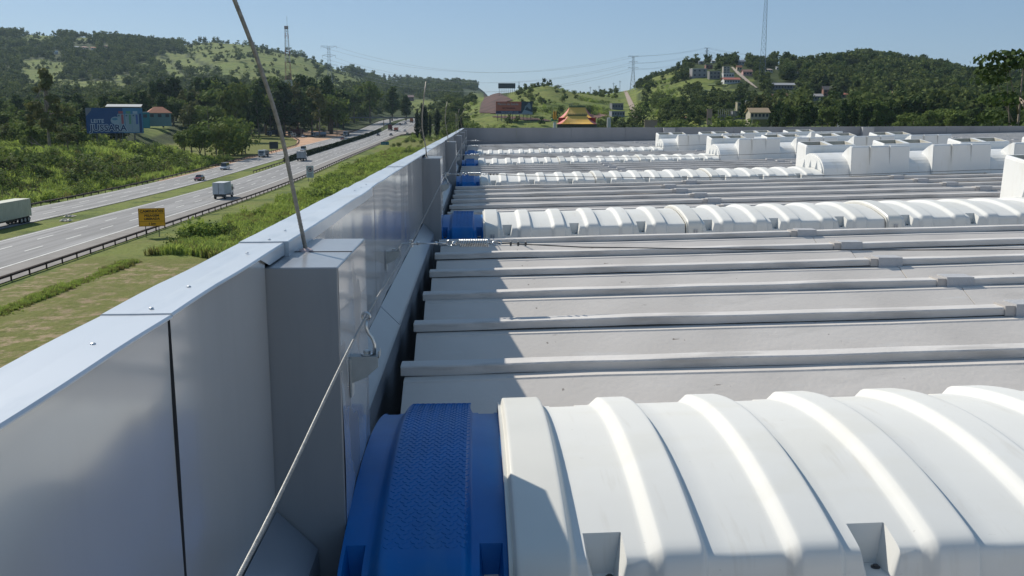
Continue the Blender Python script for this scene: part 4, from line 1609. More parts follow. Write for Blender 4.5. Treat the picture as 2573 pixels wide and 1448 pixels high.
# ------------------------------------------------------------------ masses nobody could count
def scatter(name, pts, scl, protos, kindname='stuff', tilt=0.0):
    n = len(pts)
    me = bpy.data.meshes.new(name)
    me.from_pydata([tuple(p) for p in pts], [], [])
    a = me.attributes.new('scl', 'FLOAT_VECTOR', 'POINT')
    a.data.foreach_set('vector', np.asarray(scl, np.float32).reshape(n, 3).ravel())
    a = me.attributes.new('rot', 'FLOAT_VECTOR', 'POINT')
    rr = np.zeros((n, 3), np.float32)
    rr[:, 2] = rng.random(n) * 6.283
    rr[:, 0] = rng.normal(size=n) * tilt
    rr[:, 1] = rng.normal(size=n) * tilt
    a.data.foreach_set('vector', rr.ravel())
    a = me.attributes.new('pick', 'INT', 'POINT')
    a.data.foreach_set('value', rng.integers(0, len(protos), n).astype(np.int32))
    o = obj(name, me)
    ng = bpy.data.node_groups.new(name, 'GeometryNodeTree')
    ng.interface.new_socket('Geometry', in_out='INPUT', socket_type='NodeSocketGeometry')
    ng.interface.new_socket('Geometry', in_out='OUTPUT', socket_type='NodeSocketGeometry')
    N, L = ng.nodes, ng.links
    gi, go = N.new('NodeGroupInput'), N.new('NodeGroupOutput')
    iop = N.new('GeometryNodeInstanceOnPoints')
    m2p = N.new('GeometryNodeMeshToPoints')
    L.new(gi.outputs[0], m2p.inputs['Mesh'])
    L.new(m2p.outputs[0], iop.inputs['Points'])
    jg = N.new('GeometryNodeJoinGeometry')
    for p in protos:
        oi = N.new('GeometryNodeObjectInfo')
        oi.inputs['Object'].default_value = p
        oi.inputs['As Instance'].default_value = False
        g2 = N.new('GeometryNodeGeometryToInstance')
        L.new(oi.outputs['Geometry'], g2.inputs[0])
        L.new(g2.outputs[0], jg.inputs[0])
    L.new(jg.outputs[0], iop.inputs['Instance'])
    iop.inputs['Pick Instance'].default_value = True

    def attr(nm, typ):
        q = N.new('GeometryNodeInputNamedAttribute')
        q.data_type = typ
        q.inputs['Name'].default_value = nm
        return q.outputs['Attribute']
    L.new(attr('pick', 'INT'), iop.inputs['Instance Index'])
    e2r = N.new('FunctionNodeEulerToRotation')
    L.new(attr('rot', 'FLOAT_VECTOR'), e2r.inputs[0])
    L.new(e2r.outputs[0], iop.inputs['Rotation'])
    L.new(attr('scl', 'FLOAT_VECTOR'), iop.inputs['Scale'])
    L.new(iop.outputs[0], go.inputs[0])
    md = o.modifiers.new('scatter', 'NODES')
    md.node_group = ng
    tag(o, kind='stuff')
    return o


def far_tree(seed, m, tall=1.0, n=150):
    r = np.random.default_rng(seed)
    lobes = []
    for i in range(7):
        a = r.random() * 6.28
        q = 2.6 * r.random() ** 0.5
        s = 1.5 + 1.1 * r.random()
        lobes.append((q * math.cos(a), q * math.sin(a), (3.0 + 4.6 * r.random() - q * 0.3) * tall, s, s, s * 0.85))
    v, f, t = leaf_cloud(r, lobes, n, 0.95)
    return obj('far_tree', cloud_mesh('far_tree', v, f, t, m), link=False)


FT = [far_tree(s, M['leaf_hill'], 1.0 + 0.25 * (s % 3)) for s in range(6)]
FTD = [far_tree(s + 20, M['leaf_dark'], 1.0 + 0.2 * (s % 3)) for s in range(3)]


def region_points(n, pxa, pxb, ra, rb, test, power=1.0):
    px = rng.uniform(pxa, pxb, n)
    u = rng.random(n)
    r = (ra ** power + u * (rb ** power - ra ** power)) ** (1 / power)
    th = np.interp(px, PXK, THK)
    x, y = r * np.sin(th), r * np.cos(th)
    z = terrain(x, y)
    P_ = np.stack([x, y, z], 1)
    ok = test(P_, r)
    return P_[ok], r[ok]


HOUSE_BOX = []                                # filled with the picture boxes that woods must leave open
# ------------------------------------------------------------------ ropes, rods and lifeline hardware on the wall
def rope(name, pts, rad, m, parent=None, strands=6, pitch=0.07, seg=None):
    """stranded wire rope that follows a smooth path"""
    P_ = [Vector(p) for p in pts]
    dense = []
    n = len(P_)
    for i in range(n - 1):
        p0, p1, p2, p3 = P_[max(i - 1, 0)], P_[i], P_[i + 1], P_[min(i + 2, n - 1)]
        L_ = (p2 - p1).length
        k = max(2, int(L_ / (seg or pitch / 7)))
        for q in range(k):
            t = q / k
            dense.append(0.5 * ((2 * p1) + (-p0 + p2) * t + (2 * p0 - 5 * p1 + 4 * p2 - p3) * t * t + (-p0 + 3 * p1 - 3 * p2 + p3) * t ** 3))
    dense.append(P_[-1])
    b = MB()
    acc = [0]
    for i in range(1, len(dense)):
        acc.append(acc[-1] + (dense[i] - dense[i - 1]).length)
    frames = []
    for i, p in enumerate(dense):
        t = (dense[min(i + 1, len(dense) - 1)] - dense[max(i - 1, 0)]).normalized()
        a = t.cross(Vector((1, 0.1, 0))).normalized()
        frames.append((a, t.cross(a)))
    for s in range(strands):
        path = []
        for p, (a, c), l in zip(dense, frames, acc):
            w = 2 * math.pi * (l / pitch + s / strands)
            path.append(p + (a * math.cos(w) + c * math.sin(w)) * rad * 0.62)
        b.tube(path, rad * 0.42, 5, cap=False)
    return b.build(name, m, parent, True)


wb = Vector((-0.66, 3.63, ZCOL))
r1 = rope('lightning_rope', [wb, wb + Vector((-0.035, -0.01, 0.22)), (-0.735, 3.60, ZCOL + 0.47), (-0.80, 3.575, ZCOL + 0.72), (-0.885, 3.55, ZCOL + 0.98), (-0.93, 3.54, ZCOL + 1.12)], 0.0082, M['whip'], None, 6, 0.075)
tag(r1, 'thick twisted wire rope standing up from the nearest column top and leaving the frame', 'wire rope', 'whip ropes standing on the columns')
g_ = MB().lathe([(0.03, 0), (0.024, 0.006), (0.012, 0.012)], 10, at=(wb.x, wb.y, ZCOL))
g_.build('sealant_ring', flat('sealant', (0.5, 0.38, 0.36), 0.8), r1)
whips = [((1072, 391), 13.2, [(1072, 391), (1070, 372), (1065, 345), (1060.5, 318), (1061, 288), (1065, 245), (1071, 205)], 'curved pale whip rope on the second column, in front of the tallest cypress'),
         ((1124, 352), 23.3, [(1127, 352), (1122, 325), (1118.5, 300), (1119.5, 278), (1124, 257)], 'curved pale whip rope on the third column, right of the cypresses'),
         ((1146, 338), 33.2, [(1146, 338), (1146, 320), (1146, 300), (1146, 286)], 'straight thin whip rope on the fourth column'),
         ((1153, 331), 43.2, [(1155, 331), (1151, 315), (1150, 298), (1151, 286), (1154, 274)], 'short curved whip rope on the fifth column'),
         ((1163, 328), 53.2, [(1163, 328), (1158, 310), (1158, 296), (1163, 282), (1171, 272)], 'whip rope bending right on the farthest column')]
for (_, y, pts, lab) in whips:
    P0 = [at_y(px, py, y) for px, py in pts]
    P0[0].z = min(P0[0].z, ZCOL)
    o = MB().tube(P0, 0.0082, 6).build('lightning_rope', M['whip'], None, True)
    tag(o, lab, 'wire rope', 'whip ropes standing on the columns')
    MB().lathe([(0.03, 0), (0.01, 0.015)], 8, at=(P0[0].x, P0[0].y, ZCOL)).build('sealant_ring', M['whip'], o)


def arc_pts(c, r, a0, a1, n, u, v):
    return [Vector(c) + Vector(u) * (r * math.cos(a0 + (a1 - a0) * i / n)) + Vector(v) * (r * math.sin(a0 + (a1 - a0) * i / n)) for i in range(n + 1)]


def bracket(y, x_face, z, label, hook=True):
    """angle bracket bolted to the wall, with a bent hook rod carrying the guide rope"""
    t = thing('rope_bracket', label, 'bracket', (x_face, y, z), group='galvanised brackets carrying the guide rope')
    MB().prism([(0, 0), (0.105, 0.0), (0.105, -0.035), (0.06, -0.075), (0, -0.10)], -0.003, 0.003, 'y').build('gusset', M['bracket'], t)
    MB().box(0, 0.11, -0.003, 0.05, 0, 0.005).box(0.105, 0.111, -0.003, 0.05, 0.0, 0.025).build('plate', M['bracket'], t)
    MB().box(0.0, 0.006, -0.02, 0.06, -0.15, 0.0).build('wall_plate', M['bracket'], t)
    MB().lathe([(0.024, 0), (0.024, 0.004), (0.0135, 0.005), (0.0135, 0.016), (0.01, 0.019)], 6, at=(0.062, 0.024, 0.006)).build('bolt', M['steel'], t)
    if not hook:
        return t
    MB().tube([(0.088, 0.03, 0.0), (0.09, 0.03, 0.045), (0.082, 0.03, 0.07), (0.068, 0.028, 0.09), (0.06, 0.026, 0.11), (0.062, 0.026, 0.14)], 0.0065, 8).build('hook_rod', M['steel'], t, True)
    MB().tube(arc_pts((0.062, 0.026, 0.153), 0.015, -math.pi / 2, 1.4 * math.pi, 12, (1, 0, 0), (0, 0, 1)), 0.005, 6).build('rope_eye', M['steel'], t, True)
    return Vector((x_face + 0.062, y + 0.026, z + 0.153))


anchors = [Vector((-0.30, -0.6, EZ - 0.50))]
anchors.append(at_y(598, 1452, 1.42))
h1 = bracket(3.43, -0.476, EZ - 0.875, 'zinc angle bracket with bolt and bent hook rod on the side of the nearest column')
anchors.append(h1)
names_ = ['second', 'third', 'fourth', 'fifth', 'sixth']
TENS = []
for k in range(5):
    yb = 7.45 + 10.03 * k
    BR = bracket(yb, XI + 0.004, EZ - 1.03, f'zinc angle bracket on the wall {BAYW[k].replace("in the ", "in the ")}, below the tensioner hook', False)
    hb = Vector((-0.52, yb + 0.03, EZ - 0.965))
    MB().tube([(0.085, 0.02, 0.005), (0.11, 0.03, 0.04), (0.13, 0.03, 0.062), (0.206, 0.03, 0.066)], 0.007, 6).build('link_rod', M['steel'], BR)
    anchors.append(hb)
    TENS.append(hb)
    if k < 4:
        yc = 3.212 + 10.03 * (k + 1) - (0.35 if k == 0 else 0.15)
        hc = bracket(yc + 0.22, -0.476, EZ - 0.875, f'zinc angle bracket on the side of the {names_[k]} column along the wall')
        anchors.append(hc)
pts = []
for a, b in zip(anchors[:-1], anchors[1:]):
    pts.append(a)
pts.append(anchors[-1])
near = MB()
g1 = rope('guide_rope', anchors[:4], 0.0042, M['rope'], None, 6, 0.045, 0.009)
g1.data.name = 'guide_rope'
tag(g1, 'thin steel guide rope running along the inside of the wall from bracket to bracket', 'wire rope')
MB().tube(anchors[3:], 0.0045, 6).build('far_length', M['rope'], g1, True)
seal = None

for k, hb in enumerate(TENS):
    t = thing('rope_tensioner', f'turnbuckle, coil spring and rope clips stretched across the roof {BAYW[k]}', 'tensioner', hb, group='spring tensioners of the cross ropes')
    z = 0.0
    MB().cyl((0, 0, 0), 0.022, 0.012, 'z', 10).cyl((0, 0, 0.022), 0.016, 0.014, 'z', 6).cyl((0, 0, -0.022), 0.016, 0.014, 'z', 6).build('pivot_bolt', M['steel'], t)
    MB().tube([(0.0, 0, 0.0), (0.05, 0, 0)], 0.010, 8).tube([(0.05, 0.011, 0), (0.20, 0.011, 0)], 0.0055, 6).tube([(0.05, -0.011, 0), (0.20, -0.011, 0)], 0.0055, 6).cyl((0.055, 0, 0), 0.015, 0.02, 'x', 8).cyl((0.20, 0, 0), 0.015, 0.02, 'x', 8).build('turnbuckle', M['steel'], t, True)
    MB().tube([(0.20, 0, 0), (0.285, 0, 0)], 0.0075, 8).tube(arc_pts((0.31, 0, 0), 0.024, math.pi, 3 * math.pi, 16, (1, 0, 0), (0, 0, 1)), 0.006, 6).build('eye_bolt', M['steel'], t, True)
    MB().tube(arc_pts((0.335, 0, 0), 0.026, -0.5 * math.pi, 0.5 * math.pi, 10, (1, 0, 0), (0, 1, 0)), 0.0065, 6).cyl((0.335, 0, 0), 0.008, 0.09, 'y', 8).cyl((0.345, 0, 0), 0.02, 0.03, 'z', 8).build('shackle', M['steel'], t, True)
    sp = []
    turns, n = 17, 17 * 14
    for i in range(n + 1):
        w = 2 * math.pi * turns * i / n
        sp.append((0.385 + 0.235 * i / n, 0.029 * math.cos(w), 0.029 * math.sin(w)))
    MB().tube([(0.34, 0, 0), (0.375, 0, 0.0)] + sp + [(0.63, 0, 0), (0.655, 0, 0)], 0.0055, 5).build('coil_spring', M['steel'], t, True)
    MB().tube(arc_pts((0.69, 0, 0), 0.034, 0, 2 * math.pi, 20, (1, 0, 0), (0, 0.5, 0.55)), 0.006, 6).build('thimble', M['steel'], t, True)
    for q in (0.80, 0.86, 0.92):
        MB().box(q - 0.009, q + 0.009, -0.012, 0.012, -0.012, 0.004).tube(arc_pts((q, 0, 0), 0.011, 0, math.pi, 8, (0, 1, 0), (0, 0, 1)), 0.004, 5).cyl((q, 0.012, -0.018), 0.007, 0.014, 'z', 6).cyl((q, -0.012, -0.018), 0.007, 0.014, 'z', 6).build('rope_clip', M['dark_steel'], t)
    w = MB().tube([Vector((0.70, 0.02, 0.0)), Vector((0.80, 0, 0))], 0.004, 5)
    pts = [Vector((0.70, 0, 0))]
    for i in range(1, 25):
        x = 0.70 + 0.68 * i
        pts.append(Vector((x, 0, -0.055 * math.sin(math.pi * min(1, x / 10)) * 1.6 + (0.14 * (x / 16) ** 2) + mnoise.noise(Vector((x, k, 0))) * 0.004)))
    w.tube(pts, 0.0055, 6)
    w.build('cross_rope', M['dark_steel'], t, True)

# ------------------------------------------------------------------ lattice masts and power lines
def lattice(b, h, w0, w1, legs=4, panels=10, r=0.12, z0=0.0, mi=0, curve=1.0):
    c = []
    for k in range(legs):
        a = 2 * math.pi * k / legs + math.pi / 4
        c.append((math.cos(a), math.sin(a)))
    lv = []
    for i in range(panels + 1):
        t = 1 - (1 - i / panels) ** 1.25 if panels > 3 else i / panels
        w = w0 + (w1 - w0) * (t ** curve)
        lv.append([Vector((x * w * 0.707, y * w * 0.707, z0 + h * t)) for x, y in c])
    for i in range(panels):
        m_ = mi if isinstance(mi, int) else mi[(i * 7 // panels) % 2]
        for k in range(legs):
            k2 = (k + 1) % legs
            b.tube([lv[i][k], lv[i + 1][k]], r, 4, m_, False)
            b.tube([lv[i][k], lv[i + 1][k2]], r * 0.5, 3, m_, False)
            b.tube([lv[i][k2], lv[i + 1][k]], r * 0.5, 3, m_, False)
            b.tube([lv[i + 1][k], lv[i + 1][k2]], r * 0.5, 3, m_, False)
    return lv[-1]


def ground_at(px, r):
    d = ray(px, 305)
    h = math.hypot(d.x, d.y)
    x, y = d.x / h * r, d.y / h * r
    return Vector((x, y, ground(x, y)))


def z_at(px, py, r):
    d = ray(px, py)
    return EZ + d.z * r / math.hypot(d.x, d.y)


M['tower'] = mat('tower_steel', (0.30, 0.32, 0.34), 0.6, 0.2)
M['tower_red'] = mat('faded_red_steel', (0.32, 0.16, 0.13), 0.6)
M['tower_blue'] = mat('blue_grey_steel', (0.16, 0.19, 0.24), 0.6, 0.1)
PY = {}


def pylon(px, top, r, label, rz=0.0, full=True):
    g = ground_at(px, r)
    zt = z_at(px, top, r)
    h = zt - g.z + 2
    t = thing('power_pylon', label, 'pylon', (g.x, g.y, g.z - 2), rz, 'power line pylons on the hills')
    b = MB()
    lattice(b, h * 0.62, h * 0.17, h * 0.055, 4, 6, 0.16)
    lattice(b, h * 0.38, h * 0.055, h * 0.04, 4, 6, 0.13, h * 0.62)
    b.build('mast', M['tower'], t)
    outs = []
    aw = h * 0.13
    for lev, w in ((1.0, 1.0), (0.86, 0.85), (0.70, 1.05)):
        a = MB()
        z = h * lev
        for s in (-1, 1):
            e = Vector((s * aw * w, 0, z + (h * 0.015 if lev == 1 else 0)))
            for q in (-1, 1):
                a.tube([(s * 0.4, q * h * 0.018, z - h * 0.03), e], 0.1, 3, 0, False)
                a.tube([(s * 0.4, q * h * 0.018, z + h * 0.01), e], 0.1, 3, 0, False)
            a.tube([e, e - Vector((0, 0, h * 0.045))], 0.12, 4)
        a.build('cross_arm', M['tower'], t)
        for s in (-1, 1):
            v = Vector((s * aw * w, 0, z - (h * 0.045 if lev < 1 else 0)))
            v.rotate(Matrix.Rotation(rz, 3, 'Z'))
            outs.append(Vector((g.x, g.y, g.z - 2)) + v)
    PY[px] = outs
    return t


pylon(832, 118, 1050, 'tall steel pylon on the slope above the dark wood, left of the motorway bend', 0.15)
pylon(1588, 142, 960, 'steel pylon on the saddle beside the top of the earth track', -0.1)
pylon(1770, 121, 1200, 'pylon showing only its arms above the wooded hilltop', -0.5)
pylon(1937, 142, 1250, 'pylon just showing behind the hill right of the tall mast', -0.6)


def power_line(a, b, sag, n=22):
    out = []
    for i in range(n + 1):
        t = i / n
        p = a.lerp(b, t)
        p.z -= sag * 4 * t * (1 - t)
        out.append(p)
    return out


wires = MB()
pl = thing('power_line', 'thin power cables sagging from pylon to pylon across the valley', 'power line', (0, 0, 0))
for (p, q, sag) in ((832, 1588, 21), (1588, 1770, 2), (1770, 1937, 2)):
    for i in range(6):
        MB().tube(power_line(PY[p][i], PY[q][i], sag + 1.5 * (i // 2)), 0.085, 3, 0, False).build('cable', M['tower'], pl)

g = ground_at(729, 640)
zt = z_at(733, 66, 640)
t = thing('lattice_tower', 'red and white lattice radio tower rising out of the dark wood', 'radio tower', g)
b = MB()
h = zt - g.z
lattice(b, h * 0.55, 7.5, 3.4, 4, 7, 0.13, 0, (0, 1))
lattice(b, h * 0.45, 3.4, 1.6, 4, 9, 0.11, h * 0.55, (0, 1))
b.build('mast', [M['tower_red'], flat('tower_white', (0.5, 0.5, 0.48))], t)
MB().tube([(0.6, 0, h), (0.6, 0, h + 6)], 0.09, 5).build('antenna', M['tower'], t)
MB().box(-1.3, 1.3, -0.2, 0.2, h - 2, h).build('panel_antenna', flat('antenna', (0.5, 0.5, 0.5)), t)

g = ground_at(1912, 800)
t = thing('tall_mast', 'very tall blue-grey lattice mast on the right-hand hill leaving the top of the frame', 'radio mast', g)
b = MB()
lattice(b, z_at(1918, -60, 800) - g.z, 4.6, 1.2, 3, 20, 0.13)
b.build('mast', M['tower_blue'], t)
g = ground_at(1304, 800)
t = thing('small_mast', 'thin short mast beside the blank billboard on the grass hill', 'mast', g)
MB().tube([(0, 0, -1), (0, 0, z_at(1304, 206, 800) - g.z)], 0.22, 5).build('pole', M['tower'], t)
MB().box(-0.8, 0.8, -0.3, 0.3, 4.0, 5.2).build('antenna', M['tower'], t)
for px, tp, r_, lab in ((1482, 218, 900, 'thin utility pole on the saddle skyline, leftmost of four'), (1504, 216, 900, 'second thin utility pole on the saddle skyline'), (1540, 208, 940, 'third utility pole, below the pylon'), (1556, 203, 950, 'utility pole closest to the pylon')):
    g = ground_at(px, r_)
    t = thing('utility_pole', lab, 'pole', g)
    MB().tube([(0, 0, -1), (0, 0, max(6, z_at(px, tp, r_) - g.z))], 0.2, 5).build('pole', M['tower'], t)
    MB().box(-1.2, 1.2, -0.1, 0.1, max(6, z_at(px, tp, r_) - g.z) - 1.2, max(6, z_at(px, tp, r_) - g.z) - 0.9).build('cross_bar', M['tower'], t)

# ------------------------------------------------------------------ billboards and signs
def board(name, label, cat, px0, px1, ytop, ybot, r, m, yaw=0.0, post_n=2, post_w=0.3, thick=0.3, post_mat=None):
    pc = (px0 + px1) / 2
    d = ray(pc, ybot)
    h = math.hypot(d.x, d.y)
    x, y = d.x / h * r, d.y / h * r
    gz = ground(x, y)
    zb = EZ + d.z * r / h
    dt = ray(pc, ytop)
    ztp = EZ + dt.z * r / math.hypot(dt.x, dt.y)
    W = abs(px1 - px0) / F * r / h * h
    depth = (Vector((x, y, zb)) - EYE).dot(FW)
    W = abs(px1 - px0) / F * depth
    H = ztp - zb
    rz = -math.atan2(x, y) + yaw
    t = thing(name, label, cat, (x, y, gz), rz)
    zb -= gz
    MB().box(-W / 2, W / 2, 0, thick, zb, zb + H).build('face_panel', m, t)
    for i in range(post_n):
        xx = -W / 2 + W * (i + 0.5) / post_n if post_n > 2 else (-W * 0.25 + W * 0.5 * i)
        MB().box(xx - post_w / 2, xx + post_w / 2, thick, thick + post_w, -0.5, zb + H * 0.9).build('post', post_mat or M['dark_steel'], t)
    return t, W, H, zb


def patch(t, name, poly, W, H, zb, m, off=0.03):
    """flat print on a board: poly in board fractions (0..1 across, 0..1 down)"""
    b = MB()
    vs = [(-W / 2 + u * W, -off, zb + H - v * H) for u, v in poly]
    b.add(vs, [tuple(range(len(vs)))])
    return b.build(name, m, t)


def rect(a, b, c, d):
    return [(a, b), (c, b), (c, d), (a, d)]


def oval(cx, cy, rx, ry, n=20):
    return [(cx + rx * math.cos(2 * math.pi * i / n), cy + ry * math.sin(2 * math.pi * i / n)) for i in range(n)]


rr = 395.0
t, W, H, zb = board('milk_billboard', 'large blue milk billboard with white lettering and three printed cartons, in the field', 'billboard', 225, 357, 271.5, 335, rr, flat('navy_print', (0.022, 0.07, 0.19), 0.7), 0.0, 3, 0.5)
patch(t, 'torn_corner', [(0, 0.0), (0.11, 0.0), (0.10, 0.1), (0.06, 0.2), (0.0, 0.34)], W, H, zb, flat('grey_backing', (0.17, 0.18, 0.21)), 0.04)
patch(t, 'light_blue_print', rect(0.645, 0.0, 0.995, 0.99), W, H, zb, flat('light_blue_print', (0.06, 0.19, 0.33)), 0.035)
patch(t, 'dark_band', rect(0.93, 0.22, 0.975, 0.98), W, H, zb, flat('navy_band', (0.02, 0.05, 0.14)), 0.045)
for u0, cap, lab_ in ((0.550, (0.30, 0.09, 0.10), (0.30, 0.09, 0.11)), (0.683, (0.10, 0.26, 0.16), (0.10, 0.25, 0.17)), (0.805, (0.32, 0.40, 0.48), (0.05, 0.11, 0.30))):
    patch(t, 'carton_print', rect(u0, 0.235, u0 + 0.118, 0.965), W, H, zb, flat('carton', (0.24, 0.31, 0.37)), 0.06)
    patch(t, 'carton_cap_print', rect(u0 + 0.02, 0.125, u0 + 0.10, 0.225), W, H, zb, flat('cap%.2f' % u0, cap), 0.06)
    patch(t, 'carton_band_print', rect(u0 + 0.065, 0.26, u0 + 0.105, 0.64), W, H, zb, flat('band%.2f' % u0, lab_), 0.075)
    patch(t, 'carton_mark_print', rect(u0 + 0.012, 0.27, u0 + 0.04, 0.33), W, H, zb, flat('mark', (0.06, 0.12, 0.16)), 0.075)
patch(t, 'emblem_print', oval(0.51, 0.50, 0.085, 0.155), W, H, zb, flat('emblem', (0.27, 0.35, 0.42)), 0.085)
patch(t, 'emblem_mark_print', oval(0.50, 0.44, 0.05, 0.05), W, H, zb, flat('emblem_mark', (0.07, 0.20, 0.30)), 0.10)
lt_ = flat('pale_lettering', (0.42, 0.48, 0.56))
nv_ = flat('navy_lettering', (0.010, 0.03, 0.11))
text('LEITE', H * 0.21, (-W * 0.305, -0.10, zb + H * 0.475), lt_, t, bold=0.003 * H, sx=1.0)
text('JUSSARA', H * 0.36, (-W * 0.118, -0.09, zb + H * 0.20), lt_, t, bold=0.027 * H, sx=0.98)
text('JUSSARA', H * 0.36, (-W * 0.118, -0.13, zb + H * 0.20), nv_, t, bold=0.006 * H, sx=0.98)

p, rr = hit(1290, 303, 250)
t, W, H, zb = board('advertising_billboard', 'long orange advertising billboard on the hillside with pale lettering over a navy strip', 'billboard', 1246, 1338, 255.5, 288, rr, flat('dark_orange_print', (0.42, 0.125, 0.075), 0.7), 0.0, 10, 0.35)
patch(t, 'photo_print', [(0.70, 0), (1, 0), (1, 0.97), (0.68, 0.97)], W, H, zb, flat('dark_photo', (0.025, 0.045, 0.065)), 0.04)
patch(t, 'figure_print', [(0.88, 0.08), (0.93, 0.10), (0.95, 0.35), (0.96, 0.62), (0.90, 0.55), (0.85, 0.38), (0.80, 0.60), (0.77, 0.62), (0.80, 0.35), (0.86, 0.22)], W, H, zb, flat('pale_figure', (0.16, 0.21, 0.25)), 0.06)
patch(t, 'table_print', [(0.77, 0.62), (1.0, 0.82), (1.0, 0.97), (0.69, 0.97)], W, H, zb, flat('pale_table', (0.22, 0.29, 0.34)), 0.07)
patch(t, 'navy_strip', rect(0.0, 0.72, 0.69, 0.925), W, H, zb, flat('navy_strip', (0.028, 0.025, 0.09)), 0.08)
patch(t, 'white_edge', rect(0.0, 0.925, 1.0, 1.0), W, H, zb, flat('white_edge', (0.27, 0.28, 0.31)), 0.09)
text('Planos de Saúde', H * 0.24, (-W * 0.17, -0.12, zb + H * 0.80), flat('pinkish_lettering', (0.36, 0.27, 0.27)), t, bold=0.008 * H, sx=1.05)
text('Sem Permanência', H * 0.14, (-W * 0.15, -0.12, zb + H * 0.50), flat('dark_red_lettering', (0.06, 0.012, 0.018)), t, bold=0.005 * H)
text('DOCTORPET.COM', H * 0.16, (-W * 0.12, -0.12, zb + H * 0.175), flat('bluish_lettering', (0.22, 0.27, 0.35)), t, bold=0.006 * H)

t, W, H, zb = board('blank_billboard', 'dark back of a billboard standing on the crest of the grass hill', 'billboard', 1252, 1295, 209.5, 222.5, 795, flat('board_back', (0.08, 0.095, 0.095), 0.8), 0, 9, 0.28)
for i in range(9):
    x_ = -W / 2 + W * (i + 0.5) / 9
    MB().box(x_ - 0.12, x_ + 0.12, -0.18, -0.003, zb - 2.2, zb + H).build('rib', flat('board_rib', (0.045, 0.05, 0.055)), t)

p, rr = hit(392, 596, 90)
ye = flat('yellow_sign', (0.80, 0.37, 0.012), 0.6)
bk = flat('black_print', (0.025, 0.016, 0.008))
t, W, H, zb = board('yellow_road_sign', 'yellow road sign for lorries on two posts beside the guard rail', 'road sign', 351, 413.5, 523.5, 569, rr, ye, 0.05, 2, 0.11, 0.05)
t.rotation_euler[1] = 0.012
for nm, q in (('border_line', rect(0.012, 0.015, 0.988, 0.03)), ('border_line', rect(0.012, 0.97, 0.988, 0.985)), ('border_line', rect(0.012, 0.03, 0.022, 0.97)), ('border_line', rect(0.978, 0.03, 0.988, 0.97)), ('dividing_line', rect(0.022, 0.285, 0.978, 0.30)), ('dividing_line', rect(0.022, 0.715, 0.978, 0.73))):
    patch(t, nm, q, W, H, zb, bk, 0.006)
for s_, u, v, hh in (('CAMINHÕES', 0.5, 0.17, 0.17), ('PESAGEM', 0.5, 0.41, 0.145), ('LIBERADA', 0.5, 0.59, 0.145), ('1 km', 0.5, 0.86, 0.15)):
    text(s_, H * hh * 1.15, (-W / 2 + u * W, -0.012, zb + H * (1 - v)), bk, t, bold=0.006 * H, sx=1.1)

p, rr = hit(780, 457, 150)
t, W, H, zb = board('white_warning_sign', 'white rectangular sign with a red ring on two posts beside the guard rail', 'road sign', 770.5, 788.5, 417, 447, rr, flat('white_sign', (0.46, 0.47, 0.48)), 0.0, 2, 0.12, 0.05)
rd = flat('sign_red', (0.28, 0.03, 0.03))
patch(t, 'red_ring', oval(0.5, 0.3, 0.34, 0.2, 28), W, H, zb, rd, 0.008)
patch(t, 'ring_centre', oval(0.5, 0.3, 0.26, 0.155, 28), W, H, zb, flat('white_sign', (0.46, 0.47, 0.48)), 0.014)
patch(t, 'black_symbol', [(0.42, 0.22), (0.62, 0.2), (0.66, 0.34), (0.52, 0.42), (0.38, 0.34)], W, H, zb, bk, 0.02)
for v in (0.64, 0.74, 0.84):
    patch(t, 'text_line', rect(0.25, v, 0.75, v + 0.035), W, H, zb, flat('sign_grey', (0.12, 0.12, 0.13)), 0.01)

t, W, H, zb = board('teal_direction_sign', 'teal direction sign with pale arrow beside the garden and guard rail', 'road sign', 957.5, 977.5, 356.5, 367.5, 470, flat('teal_sign', (0.012, 0.13, 0.15)), 0, 2, 0.15, 0.08)
for u0, v0, u1, v1 in ((0.12, 0.25, 0.35, 0.38), (0.40, 0.25, 0.62, 0.38), (0.12, 0.60, 0.30, 0.72), (0.36, 0.60, 0.60, 0.72)):
    patch(t, 'text_line', rect(u0, v0, u1, v1), W, H, zb, flat('teal_text', (0.22, 0.34, 0.36)), 0.02)
patch(t, 'arrow_print', [(0.80, 0.65), (0.86, 0.28), (0.95, 0.6), (0.88, 0.55)], W, H, zb, flat('teal_text', (0.22, 0.34, 0.36)), 0.02)
p, rr = hit(688, 388, 200)
t, W, H, zb = board('sign_back', 'dark back of a square road sign on the green island', 'road sign', 677.5, 699, 356.5, 374.5, rr, flat('sign_back', (0.04, 0.042, 0.045)), 0, 2, 0.14, 0.06)
p, rr = hit(1023, 343, 300)
t, W, H, zb = board('round_speed_sign', 'small round grey sign at the mouth of the motorway exit', 'road sign', 1020.5, 1026.5, 333, 339, rr, flat('sign_pole', (0.2, 0.2, 0.2)), 0, 1, 0.12, 0.06)


def pole(px, top, base, label, r=None, rad=0.1, arm=False, cat='pole'):
    if r is None:
        g, r = hit(px, base, 90)
    else:
        g = ground_at(px, r)
    t = thing('lamp_post' if arm else 'wooden_pole', label, cat, g)
    h = z_at(px, top, r) - g.z
    MB().tube([(0, 0, -0.5), (0, 0, h * 0.6), (0, 0, h)], [rad, rad * 0.8, rad * 0.6], 6).build('pole', M['tower'] if arm else M['bark'], t)
    if arm:
        MB().tube([(0, 0, h - 0.05), (-0.8, 0, h + 0.5), (-2.0, 0, h + 0.7)], 0.06, 5).box(-2.7, -1.9, -0.15, 0.15, h + 0.62, h + 0.75).build('lamp_arm', M['tower'], t)
    return t


